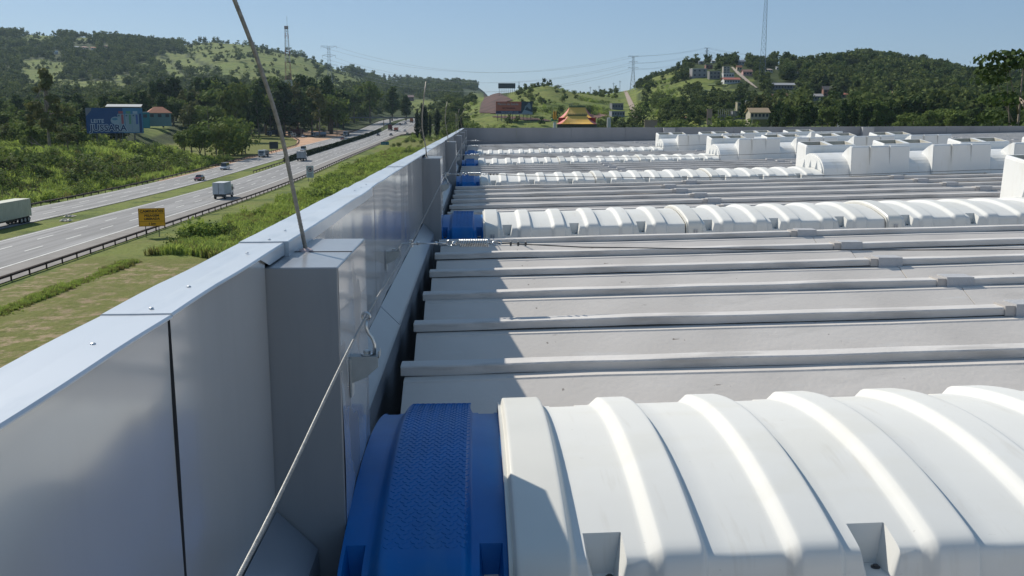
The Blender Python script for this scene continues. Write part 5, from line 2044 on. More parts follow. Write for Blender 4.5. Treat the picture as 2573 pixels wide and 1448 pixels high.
pole(310, 322, 372, 'pale lamp post in front of the blue milk billboard', arm=True, cat='lamp post', rad=0.14)
pole(286, 414, 466, 'dark thin pole leaning in the rough field near the motorway rail', rad=0.16)
pole(847, 302, 347, 'thin pole on the motorway median by the short guard rail', rad=0.16, arm=False)
pole(868, 332, 345, 'short dark post on the median grass', rad=0.14)
pole(964, 293, 318, 'thick post in the median before the bridge', r=700, rad=0.3)
pole(523, 268, 318, 'thin pale pole at the foot of the dark wood', r=480, rad=0.16)
pole(831, 288, 330, 'leaning utility pole beside the bridge ramp', r=640, rad=0.2)
for px, top, base, lab in ((81, 322, 378, 'bare dark trunk standing in the rough field, left of the small round tree'), (130, 336, 362, 'short bare stump in the field left of the small round tree'), (138, 318, 364, 'thin bare pole-like trunk near the small round tree')):
    g, r = hit(px, base, 150)
    t = thing('bare_trunk', lab, 'dead tree', g)
    h = z_at(px, top, r) - g.z
    MB().tube([(0, 0, -0.3), (0.1, 0, h * 0.5), (0.05, 0, h)], [0.28, 0.2, 0.1], 6).build('trunk', M['bark'], t)
    MB().tube([(0.1, 0, h * 0.45), (0.9, 0, h * 0.62), (1.3, 0, h * 0.8)], [0.1, 0.07, 0.03], 5).tube([(0.1, 0, h * 0.6), (-0.7, 0.2, h * 0.75), (-0.9, 0.2, h * 0.95)], [0.09, 0.05, 0.02], 5).build('branch', M['bark'], t)
g, r = hit(115, 386, 150)
t = thing('fallen_branch', 'long dark forked branch leaning across the field near the small round tree', 'branch', g)
MB().tube([(2.4, 0, 0.1), (0.5, 0, 1.2), (-2.0, 0.3, 2.6), (-4.2, 0.3, 5.0)], [0.3, 0.26, 0.18, 0.05], 6).tube([(-2.0, 0.3, 2.6), (-3.6, 0, 2.9), (-5.2, 0, 3.9)], [0.14, 0.1, 0.04], 5).build('limb', M['bark'], t)

# ------------------------------------------------------------------ buildings on the hills
def drape(name, poly, step, m, lift=0.35, rmin=120, kind='structure'):
    xs = [p[0] for p in poly]
    ys = [p[1] for p in poly]
    gx, gy = np.arange(min(xs), max(xs) + step, step), np.arange(min(ys), max(ys) + step, step)
    V, idx = [], {}
    b = MB()
    for i, x in enumerate(gx):
        for j, y in enumerate(gy):
            if inpoly(np.array([x]), np.array([y]), poly)[0]:
                p, r = hit(x, y, rmin)
                n_ = (EYE - p).normalized()
                idx[(i, j)] = len(V)
                V.append(p + n_ * lift * 2 + Vector((0, 0, lift)))
    fs = []
    for (i, j), k in idx.items():
        q = [idx.get((i + 1, j)), idx.get((i + 1, j + 1)), idx.get((i, j + 1))]
        if None not in q:
            P4 = [V[k]] + [V[w] for w in q]
            if max((a - c).length for a in P4 for c in P4) < 60:
                fs.append((k, q[2], q[1], q[0]))
    b.add(V, fs)
    return tag(b.build(name, m, None, True), kind=kind)


drape('red_soil_cutting_ground', [(1213, 222), (1222, 217), (1236, 219), (1262, 238), (1292, 254), (1250, 262), (1248, 288), (1203, 286), (1208, 262), (1216, 248)], 1.3, M['red_soil'], 0.5)
drape('red_soil_bank_ground', [(1230, 291), (1290, 293), (1370, 300), (1400, 306), (1340, 306), (1240, 297)], 1.6, M['red_soil'], 0.2)
drape('red_earth_slope_ground', [(1480, 288), (1518, 284), (1530, 292), (1500, 300)], 1.5, flat('red_earth', (0.17, 0.075, 0.045)), 0.3)
drape('red_yard_ground', [(1936, 238), (1975, 236), (1995, 245), (1960, 252), (1940, 248)], 1.5, flat('red_yard', (0.19, 0.085, 0.06)), 0.4)
drape('ochre_cut_ground', [(726, 292), (752, 288), (765, 312), (735, 318)], 1.3, flat('ochre', (0.27, 0.19, 0.11)), 0.4, 400)
drape('earth_track_road', [(1566, 229), (1575, 227), (1592, 262), (1606, 304), (1592, 306), (1578, 265)], 1.3, flat('track', (0.26, 0.20, 0.155), 0.9), 0.6, 300)
drape('hill_street_road', [(1836, 171), (1843, 171), (1868, 192), (1886, 208), (1905, 224), (1898, 224), (1872, 206), (1850, 188)], 1.1, flat('street', (0.30, 0.25, 0.20), 0.9), 0.8, 500)
for i, q in enumerate(([(1778, 212), (1830, 213), (1828, 217), (1776, 216)], [(1765, 226), (1838, 228), (1836, 233), (1764, 231)], [(1778, 239), (1842, 240), (1838, 244), (1776, 243)])):
    drape('terrace_ground', q, 1.2, flat('terrace_grass', (0.10, 0.13, 0.03), 0.9), 0.5, 400)


HOUSE_BOX += [(1198, 1300, 214, 304), (1558, 1614, 225, 318), (1836, 1850, 170, 200), (1850, 1880, 185, 222), (1878, 1910, 205, 235)]


def house(name, label, px0, px1, ytop, ybase, wall, roof, kind='gable', nwin=3, r=None, yaw=0.25, depth=0.7, roof_h=0.35, cat='house', floors=1, rmin=330, box=True, extras=None, door=False):
    pc = (px0 + px1) / 2
    if r is None:
        g, r = hit(pc, ybase, rmin)
    else:
        g = ground_at(pc, r)
        g.z = z_at(pc, ybase, r)
    dep = (g - EYE).dot(FW)
    W = (px1 - px0) / F * dep
    H = (ybase - ytop) / F * dep
    c = math.cos(yaw)
    Wm = W / (c + depth * abs(math.sin(yaw)) + 1e-6)
    D = Wm * depth
    rz = -math.atan2(g.x, g.y) + yaw
    t = thing(name, label, cat, (g.x, g.y, g.z), rz)
    wh = H * (1 - roof_h) if kind != 'flat' else H
    wm = flat('wall_%02d%02d%02d' % tuple(int(v * 99) for v in wall), wall, 0.85)
    rm = flat('roof_%02d%02d%02d' % tuple(int(v * 99) for v in roof), roof, 0.8)
    x0, x1, y0, y1 = -Wm / 2, Wm / 2, 0, D
    MB().box(x0, x1, y0, y1, -3, wh).build('wall', wm, t)
    ov = 0.04 * Wm + 0.2
    if kind == 'gable':
        b = MB().prism([(y0 - ov, wh - 0.1), (D / 2, H), (y1 + ov, wh - 0.1), (y1 + ov, wh + 0.1), (D / 2, H + 0.25), (y0 - ov, wh + 0.1)], x0 - ov, x1 + ov, 'x')
        b.build('roof', rm, t)
        MB().prism([(y0, wh), (D / 2, H - 0.05), (y1, wh)], x0 + 0.05, x1 - 0.05, 'x').build('gable_wall', wm, t)
    elif kind == 'hip':
        e = [(x0 - ov, y0 - ov, wh), (x1 + ov, y0 - ov, wh), (x1 + ov, y1 + ov, wh), (x0 - ov, y1 + ov, wh)]
        q = min(Wm, D) * 0.45
        rd_ = [(x0 + q, D / 2, H), (x1 - q, D / 2, H)]
        MB().add(e + rd_, [(0, 1, 5, 4), (1, 2, 5), (2, 3, 4, 5), (3, 0, 4), (3, 2, 1, 0)]).build('roof', rm, t)
    elif kind == 'shed':
        MB().prism([(y0 - ov, wh), (y1 + ov, H), (y1 + ov, H + 0.2), (y0 - ov, wh + 0.2)], x0 - ov, x1 + ov, 'x').build('roof', rm, t)
        MB().box(x0 + 0.05, x1 - 0.05, y0 + D * 0.6, y1 - 0.05, wh - 0.05, wh + (H - wh) * 0.55).build('upper_wall', wm, t)
    else:
        MB().box(x0 - 0.15, x1 + 0.15, y0 - 0.15, y1 + 0.15, wh - 0.05, wh + 0.25).build('roof', rm, t)
    gl = flat('window_dark', (0.035, 0.04, 0.05), 0.3)
    for f in range(floors):
        for i in range(nwin):
            cx_ = x0 + Wm * (i + 0.5) / nwin
            hw = min(0.75, Wm / nwin * 0.3)
            zc = wh * (f + 0.58) / floors
            hh = min(0.7, wh / floors * 0.24)
            w = MB().box(cx_ - hw, cx_ + hw, y0 - 0.04, y0 + 0.06, zc - hh, zc + hh).build('window', gl, t)
            MB().box(cx_ - hw - 0.08, cx_ + hw + 0.08, y0 - 0.10, y0 - 0.045, zc - hh - 0.14, zc - hh - 0.02).build('sill', wm, w)
    if box:
        HOUSE_BOX.append((px0 - 3, px1 + 3, ytop - 2, ybase + (17 if r < 1000 else 12)))
    return t, Wm, D, H, r


WHT, CRM, GRY, PNK, BRK = (0.5, 0.5, 0.48), (0.42, 0.36, 0.26), (0.24, 0.24, 0.245), (0.42, 0.26, 0.24), (0.24, 0.13, 0.10)
ORG, RED, TAN, GRF = (0.42, 0.19, 0.115), (0.30, 0.10, 0.07), (0.42, 0.30, 0.18), (0.25, 0.26, 0.27)
HL = [
    ('house', 'grey two-level house with white parapets, leftmost on the hill street', 1736, 1779, 174, 196, GRY, WHT, 'flat', 3, 2),
    ('brick_house', 'small unplastered red brick house above the grey two-level one', 1772, 1792, 164, 175, BRK, GRF, 'flat', 2, 1),
    ('shed', 'little pale-roofed shed high in the trees of the hill', 1788, 1799, 152, 159, WHT, WHT, 'shed', 1, 1),
    ('shed', 'bluish shed in the trees beneath the hilltop, left of the street', 1755, 1769, 154, 162, GRF, GRF, 'shed', 1, 1),
    ('block', 'tall beige block at the head of the hill street', 1816, 1835, 169, 186, (0.36, 0.34, 0.29), GRY, 'flat', 2, 3),
    ('house', 'white terraced house stepping down below the beige block', 1815, 1847, 184, 198, WHT, GRF, 'flat', 4, 1),
    ('long_house', 'long white house under a straight red tiled roof beside the street', 1816, 1863, 196, 211, WHT, RED, 'gable', 6, 1),
    ('shell_house', 'unfinished grey concrete house left of the white ones', 1780, 1812, 181, 200, (0.17, 0.17, 0.17), GRY, 'flat', 3, 2),
    ('house', 'grey metal-roofed house near the hilltop', 1854, 1873, 151, 164, GRY, GRF, 'gable', 2, 1),
    ('house', 'cream house at the upper right end of the street', 1851, 1865, 166, 178, CRM, ORG, 'gable', 2, 1),
    ('house', 'pink house row on the right side of the street', 1865, 1892, 176, 191, PNK, BRK, 'gable', 3, 1),
    ('house', 'low house with pale tiled roof right of the tall mast', 1922, 1943, 173, 182, WHT, (0.38, 0.3, 0.26), 'hip', 3, 1),
    ('house', 'bluish white house on the crest right of the mast', 1950, 1964, 168, 176, (0.42, 0.45, 0.5), WHT, 'gable', 2, 1),
    ('house', 'small house with bright orange roof on the wooded crest', 1996, 2014, 177, 185, WHT, ORG, 'hip', 2, 1),
    ('warehouse', 'long low grey shed halfway up the wooded hill', 1935, 2004, 209, 225, (0.2, 0.2, 0.2), GRF, 'gable', 8, 1),
    ('warehouse', 'long building with a pale corrugated roof above the near wood', 2029, 2070, 237, 254, GRY, (0.30, 0.28, 0.27), 'gable', 5, 1),
    ('brick_house', 'unfinished two-storey brick house beside the long pale-roofed one', 2067, 2092, 218, 242, BRK, (0.2, 0.16, 0.14), 'gable', 2, 2),
    ('house', 'red-roofed low house right of the brick one', 2100, 2138, 234, 246, (0.3, 0.24, 0.2), RED, 'hip', 3, 1),
    ('block', 'cream square stair tower with a round tank on top', 1850, 1877, 258, 284, (0.30, 0.27, 0.19), (0.3, 0.28, 0.22), 'flat', 2, 2),
    ('house', 'house under a bright orange-red roof behind the cream one', 1876, 1914, 263, 276, CRM, ORG, 'gable', 3, 1),
    ('garden_wall', 'low grey wall left of the cream house', 1838, 1881, 281, 300, (0.19, 0.2, 0.22), GRY, 'flat', 0, 1),
    ('house', 'small orange tiled roof peeping over the trees left of the cream house', 1712, 1728, 293, 303, CRM, ORG, 'hip', 1, 1),
    ('house', 'white cube house beside the red earth yard', 1978, 1997, 242, 254, WHT, (0.35, 0.36, 0.36), 'shed', 1, 1),
    ('house', 'house with a broad tan roof alone in the right-hand wood', 2221, 2250, 228, 246, (0.22, 0.25, 0.29), TAN, 'hip', 2, 1),
    ('annex', 'small orange-brown annex below the tan-roofed house', 2238, 2255, 242, 252, (0.3, 0.18, 0.12), BRK, 'shed', 1, 1),
    ('shell_house', 'upper unfinished grey block house left of the earth track', 1535, 1569, 261, 276, (0.16, 0.165, 0.175), GRY, 'flat', 4, 1),
    ('shell_house', 'lower bluish grey block house left of the earth track', 1534, 1573, 281, 294, (0.2, 0.215, 0.25), (0.3, 0.3, 0.32), 'flat', 5, 1),
    ('building', 'far reddish building in the pale field beyond the motorway', 1013, 1041, 240, 254, (0.17, 0.11, 0.10), (0.2, 0.13, 0.12), 'gable', 4, 1),
    ('farmhouse', 'white farmhouse on the left hill, leftmost of the row', 186, 199, 117, 124, WHT, WHT, 'gable', 2, 1),
    ('farmhouse', 'pink-roofed farmhouse on the left hill beside the white one', 203, 223, 117, 125, (0.45, 0.36, 0.34), (0.40, 0.24, 0.20), 'hip', 3, 1),
    ('farmhouse', 'small red-roofed farmhouse on the left hill, third of the row', 229, 242, 119, 125, WHT, ORG, 'gable', 2, 1),
    ('farmhouse', 'ochre farmhouse on the left hill, rightmost of the row', 257, 271, 115, 121, (0.3, 0.22, 0.15), (0.3, 0.18, 0.12), 'gable', 2, 1),
    ('farmhouse', 'tiny white farmhouse apart from the others on the left hill', 136, 146, 128, 137, WHT, WHT, 'gable', 1, 1),
]
for (nm, lab, a, b_, c_, d_, w_, rf, kd, nw, fl_) in HL:
    house(nm, lab, a, b_, c_, d_, w_, rf, kd, nw, floors=fl_, yaw=0.3 if a > 1200 else 0.15, cat='house' if nm not in ('warehouse', 'garden_wall', 'building') else nm.replace('_', ' '), rmin=330 if a > 1000 else 900)
t, Wm, D, H, r = house('cream_house', 'large cream house with tan tiled roof and blue windows just over the far wall', 1880, 1937, 273, 299, (0.40, 0.36, 0.28), TAN, 'gable', 5, r=430, yaw=0.35, roof_h=0.42)
MB().box(-Wm * 0.5, Wm * 0.5, -3.2, -3.0, -3.6, -0.2).build('yard_wall', flat('yard_wall', (0.17, 0.16, 0.06), 0.9), t)
MB().box(Wm * 0.35, Wm * 0.6, -3.6, -3.3, -3.6, -0.8).build('gate_wall', flat('gate_wall', CRM), t)
t, Wm, D, H, r = house('gabled_hall', 'pale bluish gabled hall glimpsed between the dark trees over the far wall', 2111, 2140, 279, 306, (0.33, 0.38, 0.42), (0.33, 0.36, 0.38), 'gable', 0, r=405, yaw=0.8, depth=1.0)
t, Wm, D, H, r = house('pinkish_wall', 'plain pinkish wall at the foot of the earth track', 1620, 1652, 304, 320, (0.30, 0.22, 0.18), (0.3, 0.22, 0.18), 'flat', 0, r=340, yaw=0.3, depth=0.05)
t, Wm, D, H, r = house('ruined_gable', 'broken pink wall fragment left of the roofless frame', 1776, 1789, 276, 296, (0.36, 0.25, 0.2), (0.36, 0.25, 0.2), 'flat', 0, r=400, yaw=0.2, depth=0.1)
# roofless frame of posts
gq = ground_at(1825, 405)
gq.z = z_at(1825, 290, 405)
t = thing('roofless_frame', 'row of bare grey concrete posts of a roofless building left of the cream tower', 'building frame', gq, -math.atan2(gq.x, gq.y) + 0.15)
for i in range(9):
    MB().box(-3.4 + i * 0.85, -3.22 + i * 0.85, 0, 0.25, -2, 2.3 + 0.07 * i).build('post', flat('grey_post', (0.24, 0.24, 0.22)), t)
MB().box(-3.5, 3.7, 0.3, 0.6, -2, 0.4).build('low_wall', flat('grey_post2', (0.17, 0.165, 0.15)), t)
gq = ground_at(1872, 600)
for px, yt, yb, r_, w_, lab, nm in ((1530, 297, 322, 345, 10, 'white round water tower behind the far wall, right of the temple', 'water_tower'), (1873, 253.5, 259, 470, 5, 'small white round tank on the cream tower', 'water_tank'), (2026, 233, 243, 640, 6, 'cream round water tank left of the pale-roofed building', 'water_tank')):
    g = ground_at(px, r_)
    zt, zb_ = z_at(px, yt, r_), z_at(px, yb, r_)
    rad = w_ / F * r_ / 2
    t = thing(nm, lab, 'water tank', (g.x, g.y, zb_))
    hh = zt - zb_
    MB().lathe([(rad, -1.0), (rad, hh * 0.93), (rad * 1.06, hh * 0.94), (rad * 1.06, hh), (rad * 0.5, hh * 1.03)], 16).build('tank', flat('tank_white', (0.42, 0.42, 0.43)), t, False)
    MB().tube([(0, 0, hh), (0, 0, hh * 1.45)], rad * 0.12, 5).build('mast', flat('tank_mast', (0.35, 0.28, 0.26)), t)
# shed roof and tile-roofed house behind the billboard
t, Wm, D, H, r = house('open_shed', 'open shed with a pale sheet roof behind the blue milk billboard', 273, 352, 263, 279, (0.12, 0.12, 0.11), (0.34, 0.35, 0.34), 'shed', 0, r=445, yaw=-0.1, depth=0.5, roof_h=0.42)
t, Wm, D, H, r = house('tile_house', 'house with an orange hipped tile roof right of the blue milk billboard', 373, 431, 269, 300, (0.12, 0.20, 0.21), (0.50, 0.20, 0.11), 'hip', 3, r=440, yaw=0.1, roof_h=0.5)
t, Wm, D, H, r = house('teal_annex', 'low teal annex between the billboard and the orange-roofed house', 355, 376, 283, 304, (0.04, 0.19, 0.22), (0.40, 0.42, 0.44), 'flat', 1, r=435, yaw=0.05)
g = ground_at(400, 415)
for i, px in enumerate((377, 381, 396, 400, 414, 422)):
    g = ground_at(px, 415 + 2 * i)
    c = thing('garden_stone', f'small white painted object before the orange-roofed house, {ORDN[i]} from the left', 'stone', g, group='white painted objects before the orange-roofed house')
    MB().lathe([(0.5, 0), (0.6, 0.3), (0.4, 0.7), (0.1, 0.85)], 7).build('stone', flat('painted_stone', (0.6, 0.6, 0.6)), c)

# temple: two swept tile roofs, red hips, green ridges with curls
def swept_roof(b, w_top, w_bot, z_top, z_bot, d_top, d_bot, y0, n=9):
    """front trapezoid concave towards the eaves (material 0) and hips (material 1)"""
    rows = []
    for i in range(n + 1):
        t_ = i / n
        z = z_bot + (z_top - z_bot) * (t_ ** 1.35)
        w = w_bot + (w_top - w_bot) * (1 - (1 - t_) ** 1.25)
        d = d_bot + (d_top - d_bot) * t_
        rows.append((z, w, d))
    b.grid([[(-w, y0 - d, z), (w, y0 - d, z)] for z, w, d in rows], 0)
    for s in (-1, 1):
        b.grid([[(s * w, y0 - d, z), (s * (w * 1.0 + (1 - (z - z_bot) / (z_top - z_bot)) * w_bot * 0.26), y0 + d * 0.2, z)] for z, w, d in rows], 1)
        b.grid([[(s * (w * 1.0 + (1 - (z - z_bot) / (z_top - z_bot)) * w_bot * 0.26), y0 + d * 0.2, z), (s * w * 0.5, y0 + d, z)] for z, w, d in rows], 1)
    return b


TR = 352.0
g = ground_at(1450, TR)
g.z = z_at(1450, 322, TR)
k_ = TR / F * 1.0
t = thing('temple', 'temple with two swept yellow tile roofs, red hips and green ridges above the far wall', 'temple', g, -math.atan2(g.x, g.y))
zz = lambda y: (322 - y) * k_
ww = lambda a, b: (b - a) / 2 * k_
tile = mat('yellow_roof_tile', (0.80, 0.50, 0.11), 0.6, 0, 0.08, 2.0, 0.4, 6.0, aniso=(6, 0.2, 0.2))
redt = mat('red_roof_tile', (0.50, 0.11, 0.09), 0.6, 0, 0.1, 2.0)
grn = flat('green_ridge', (0.045, 0.085, 0.04))
for nm, (a1, b1, y1), (a2, b2, y2), yo, rdg in (('upper_roof', (1431.5, 1470.5, 271), (1414, 1486, 297), 4.5, (264, 271)), ('lower_roof', (1428, 1473, 292), (1408, 1491, 312), 0.0, (286.5, 292))):
    b = MB()
    swept_roof(b, ww(a1, b1), ww(a2, b2), zz(y1), zz(y2), 0.3, 4.6, yo)
    rf = b.build(nm, [tile, redt], t)
    w = ww(a1, b1) * 1.06
    rg = MB().box(-w, w, yo - 0.45, yo + 0.25, zz(y1) - 0.1, zz(y1) + 0.28)
    rg.box(-w, w, yo - 0.42, yo + 0.2, zz(y1) + 0.34, zz(y1) + 0.5)
    n = 11
    for i in range(n):
        x_ = -w + 2 * w * (i + 0.5) / n
        rg.lathe([(0.0, -0.02), (0.20, 0.0), (0.17, 0.16), (0.05, 0.34)], 6, at=(x_, yo - 0.1, zz(y1) + 0.5))
    rg.build('ridge', grn, rf)
    for i in range(24):
        u = (i + 0.5) / 24 * 2 - 1
        wt, wb_ = ww(a1, b1), ww(a2, b2)
        rows = []
        for q in range(6):
            t_ = q / 5
            z = zz(y2) + (zz(y1) - zz(y2)) * (t_ ** 1.35)
            wq = wb_ + (wt - wb_) * (1 - (1 - t_) ** 1.25)
            rows.append((u * wq, yo - (4.6 + (0.3 - 4.6) * t_) - 0.03, z + 0.03))
        MB().tube(rows, 0.045, 4, cap=False).build('tile_rib', tile, rf)
MB().box(-ww(1403, 1496), ww(1403, 1496), 2.6, 6.0, -12, zz(297)).build('red_wall', flat('temple_red', (0.34, 0.035, 0.03)), t)
MB().box(-ww(1404, 1502), ww(1404, 1502), -1.6, 2.5, -12, zz(313)).build('lower_wall', flat('temple_dark', (0.06, 0.075, 0.085)), t)
for i in range(26):
    x_ = -ww(1404, 1502) + 2 * ww(1404, 1502) * (i + 0.5) / 26
    MB().box(x_ - 0.05, x_ + 0.05, -1.75, -1.605, zz(321), zz(313.5)).build('baluster', flat('temple_post', (0.14, 0.16, 0.17)), t)
g = ground_at(1394, 340)
g.z = z_at(1394, 322, 340)
t = thing('temple_ornament', 'white pillar with green bracket and two orange spires left of the temple roof', 'ornament', g)
kk = 340 / F
MB().lathe([(0.7, -6), (0.62, 1.0), (0.5, 2.2), (0.75, 2.4)], 10).build('pillar', flat('pillar_white', (0.5, 0.5, 0.48)), t)
MB().box(-1.3, 0.9, -0.5, 0.5, 2.5, 2.9).lathe([(0.3, 2.7), (0.5, 3.1), (0.1, 3.4)], 8, at=(-0.9, 0, 0)).build('bracket', flat('ornament_green', (0.03, 0.16, 0.09)), t)
for sx_ in (-0.35, 0.42):
    MB().lathe([(0.32, 2.9), (0.3, 4.2), (0.2, 5.6), (0.06, 6.2)], 8, at=(sx_, 0, 0)).build('spire', flat('ornament_orange', (0.55, 0.27, 0.03)), t)

# motorway footbridge with its ramp
t = thing('footbridge', 'grey concrete bridge across the motorway with a ramp on pillars at its left end', 'bridge', (-105, 755, 0))
zd = 19.4
MB().box(0, 92, 0, 3.4, zd - 1.0, zd).build('deck', flat('bridge_deck', (0.13, 0.14, 0.145)), t)
for i in range(23):
    MB().box(i * 4 + 0.1, i * 4 + 0.25, 0.0, 0.12, zd, zd + 1.1).build('railing_post', flat('bridge_deck', (0.13, 0.14, 0.145)), t)
MB().box(0, 92, 0.02, 0.1, zd + 1.1, zd + 1.2).build('handrail', flat('bridge_deck', (0.13, 0.14, 0.145)), t)
rp = MB().add([(-1, 0, zd), (3, 0, zd), (3, -62, zd - 3.2), (-1, -62, zd - 3.2), (-1, 0, zd - 1), (3, 0, zd - 1), (3, -62, zd - 4.2), (-1, -62, zd - 4.2)], [(0, 1, 2, 3), (7, 6, 5, 4), (0, 3, 7, 4), (1, 5, 6, 2), (0, 4, 5, 1), (3, 2, 6, 7)])
rp.build('ramp', flat('ramp_concrete', (0.2, 0.2, 0.19)), t)
for i in range(7):
    y = -5 - i * 9.3
    MB().box(0.4, 1.6, y - 0.5, y + 0.5, 4, zd - 1.05 + 3.2 * y / 62).build('pillar', flat('ramp_concrete', (0.2, 0.2, 0.19)), t)
MB().box(37, 38.2, 1.0, 2.4, 8, zd - 1).build('pillar', flat('ramp_concrete', (0.2, 0.2, 0.19)), t)
MB().box(61, 62.2, 1.0, 2.4, 8, zd - 1).build('pillar', flat('ramp_concrete', (0.2, 0.2, 0.19)), t)

# clipped hedge on the median
hr = np.random.default_rng(5)
lob = [(0, 0, 0, 1, 1, 1)]
n = 16000
yy = 330 + (hr.random(n) ** 0.9) * 330
xx = -65.9 + hr.normal(size=n) * 0.42
z0_ = road_z(yy)
h_ = 1.7 + 0.35 * vnoise(yy, yy * 0, 6, 2)
zh = z0_ + h_ * hr.random(n) ** 0.6
V = []
for i in range(n):
    c = Vector((xx[i], yy[i], zh[i]))
    d1 = Vector(hr.normal(size=3)).normalized() * 0.28
    d2 = d1.cross(Vector(hr.normal(size=3))).normalized() * 0.22
    V += [c - d1, c - d2, c + d1, c + d2]
me = cloud_mesh('hedge', np.array([tuple(v) for v in V]), np.arange(n * 4).reshape(-1, 4), hr.random(n), M['leaf_cypress'])
tag(obj('hedge', me), 'long dark clipped hedge along the motorway median', 'hedge')
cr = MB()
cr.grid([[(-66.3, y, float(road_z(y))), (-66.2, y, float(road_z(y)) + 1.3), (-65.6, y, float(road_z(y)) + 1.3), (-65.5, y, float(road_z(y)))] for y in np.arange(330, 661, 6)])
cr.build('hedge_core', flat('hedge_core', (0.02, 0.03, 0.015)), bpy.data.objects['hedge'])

# pale litter on the median grass
for px, py, lab in ((176, 546, 'crumpled cream sheet lying on the median grass, upper of two'), (166, 557, 'crumpled cream sheet lying on the median grass, lower of two')):
    p, r = hit(px, py, 90)
    b = MB()
    hr = random.Random(px)
    rows = [[(-0.8 + 0.27 * i, -0.9 + 0.3 * j, 0.05 + hr.random() * 0.35 * (1 if 0 < i < 6 and 0 < j < 6 else 0.1)) for i in range(7)] for j in range(7)]
    b.grid(rows)
    tag(b.build('crumpled_sheet', flat('sheet', (0.6, 0.52, 0.38)), None, False, p + Vector((0, 0, 0.05))), lab, 'litter')

# ------------------------------------------------------------------ vehicles (front towards -y)
def wheel(t, x, y, r=0.34, w=0.24):
    k = MB().cyl((0, 0, 0), r, w, 'x', 14)
    o = k.build('wheel', M['rubber'], t, loc=(x, y, r))
    MB().cyl((0, 0, 0), r * 0.58, w + 0.02, 'x', 10).build('rim', flat('rim', (0.3, 0.3, 0.31), 0.4), o)


def car(label, px, lane, col, rear_view, kind='car', group=None):
    name = 'parked_car' if lane < -90 else 'moving_car'
    y = float(at_x_lane(px, lane))
    t = thing({'car': 'car', 'van': 'van', 'pickup': 'pickup_truck'}[kind], label, {'car': 'car', 'van': 'van', 'pickup': 'pickup truck'}[kind], (lane, y, float(terrain(lane, y)) + 0.1), math.pi if rear_view else 0.0)
    L_, W, h = {'car': (4.2, 1.72, 1.48), 'van': (4.7, 1.85, 2.1), 'pickup': (5.0, 1.8, 1.75)}[kind]
    pm = mat('paint_%d' % px, col, 0.28, 0, 0.03, 1, spec=0.6, coat=0.5)
    hb = 0.88 if kind != 'van' else 1.15
    lo = [(-L_ / 2, 0.35), (-L_ / 2 + 0.05, 0.62), (-L_ / 2 + 0.25, 0.76), (-L_ * 0.22, hb), (L_ * 0.42, hb + 0.04), (L_ / 2, hb - 0.1), (L_ / 2, 0.35), (L_ / 2 - 0.3, 0.25), (-L_ / 2 + 0.3, 0.25)]
    MB().prism(lo, -W / 2, W / 2, 'x').build('body', pm, t)
    if kind == 'car':
        c0, c1, c2, c3 = -L_ * 0.24, -L_ * 0.08, L_ * 0.30, L_ * 0.44
    elif kind == 'van':
        c0, c1, c2, c3 = -L_ * 0.32, -L_ * 0.20, L_ * 0.46, L_ * 0.49
    else:
        c0, c1, c2, c3 = -L_ * 0.22, -L_ * 0.10, L_ * 0.10, L_ * 0.15
    vs, n = [], 0
    for yy_, z, ins in ((c0, hb, 0.06), (c3, hb, 0.06), (c2, h - 0.05, 0.2), (c1, h - 0.05, 0.2)):
        vs += [(-W / 2 + ins, yy_, z), (W / 2 - ins, yy_, z)]
    MB().add(vs, [(0, 1, 7, 6), (2, 4, 5, 3), (0, 6, 4, 2), (1, 3, 5, 7), (6, 7, 5, 4)]).build('windows', M['glass'], t)
    MB().bbox(-W / 2 + 0.18, W / 2 - 0.18, c1 - 0.03, c2 + 0.03, h - 0.06, h, 0.03).build('roof', pm, t)
    for s in (-1, 1):
        MB().box(s * W * 0.36 - 0.17, s * W * 0.36 + 0.17, -L_ / 2 - 0.015, -L_ / 2 + 0.1, 0.55, 0.7).build('headlight', flat('headlight', (0.6, 0.6, 0.58), 0.2), t)
        MB().box(s * W * 0.4 - 0.12, s * W * 0.4 + 0.12, L_ / 2 - 0.1, L_ / 2 + 0.015, 0.6, 0.78).build('tail_light', flat('tail_light', (0.3, 0.02, 0.02), 0.3), t)
        for yy_ in (-L_ * 0.31, L_ * 0.31):
            wheel(t, s * (W / 2 - 0.1), yy_)
    MB().box(-W / 2 + 0.1, W / 2 - 0.1, -L_ / 2 - 0.03, -L_ / 2 + 0.05, 0.32, 0.45).box(-W / 2 + 0.1, W / 2 - 0.1, L_ / 2 - 0.05, L_ / 2 + 0.03, 0.32, 0.45).build('bumper', M['dark_steel'], t)
    return t


def at_x_lane(px, lane):
    """distance along the motorway at which a lane crosses a picture column"""
    d = ray(px, 400)
    return lane * d.y / d.x


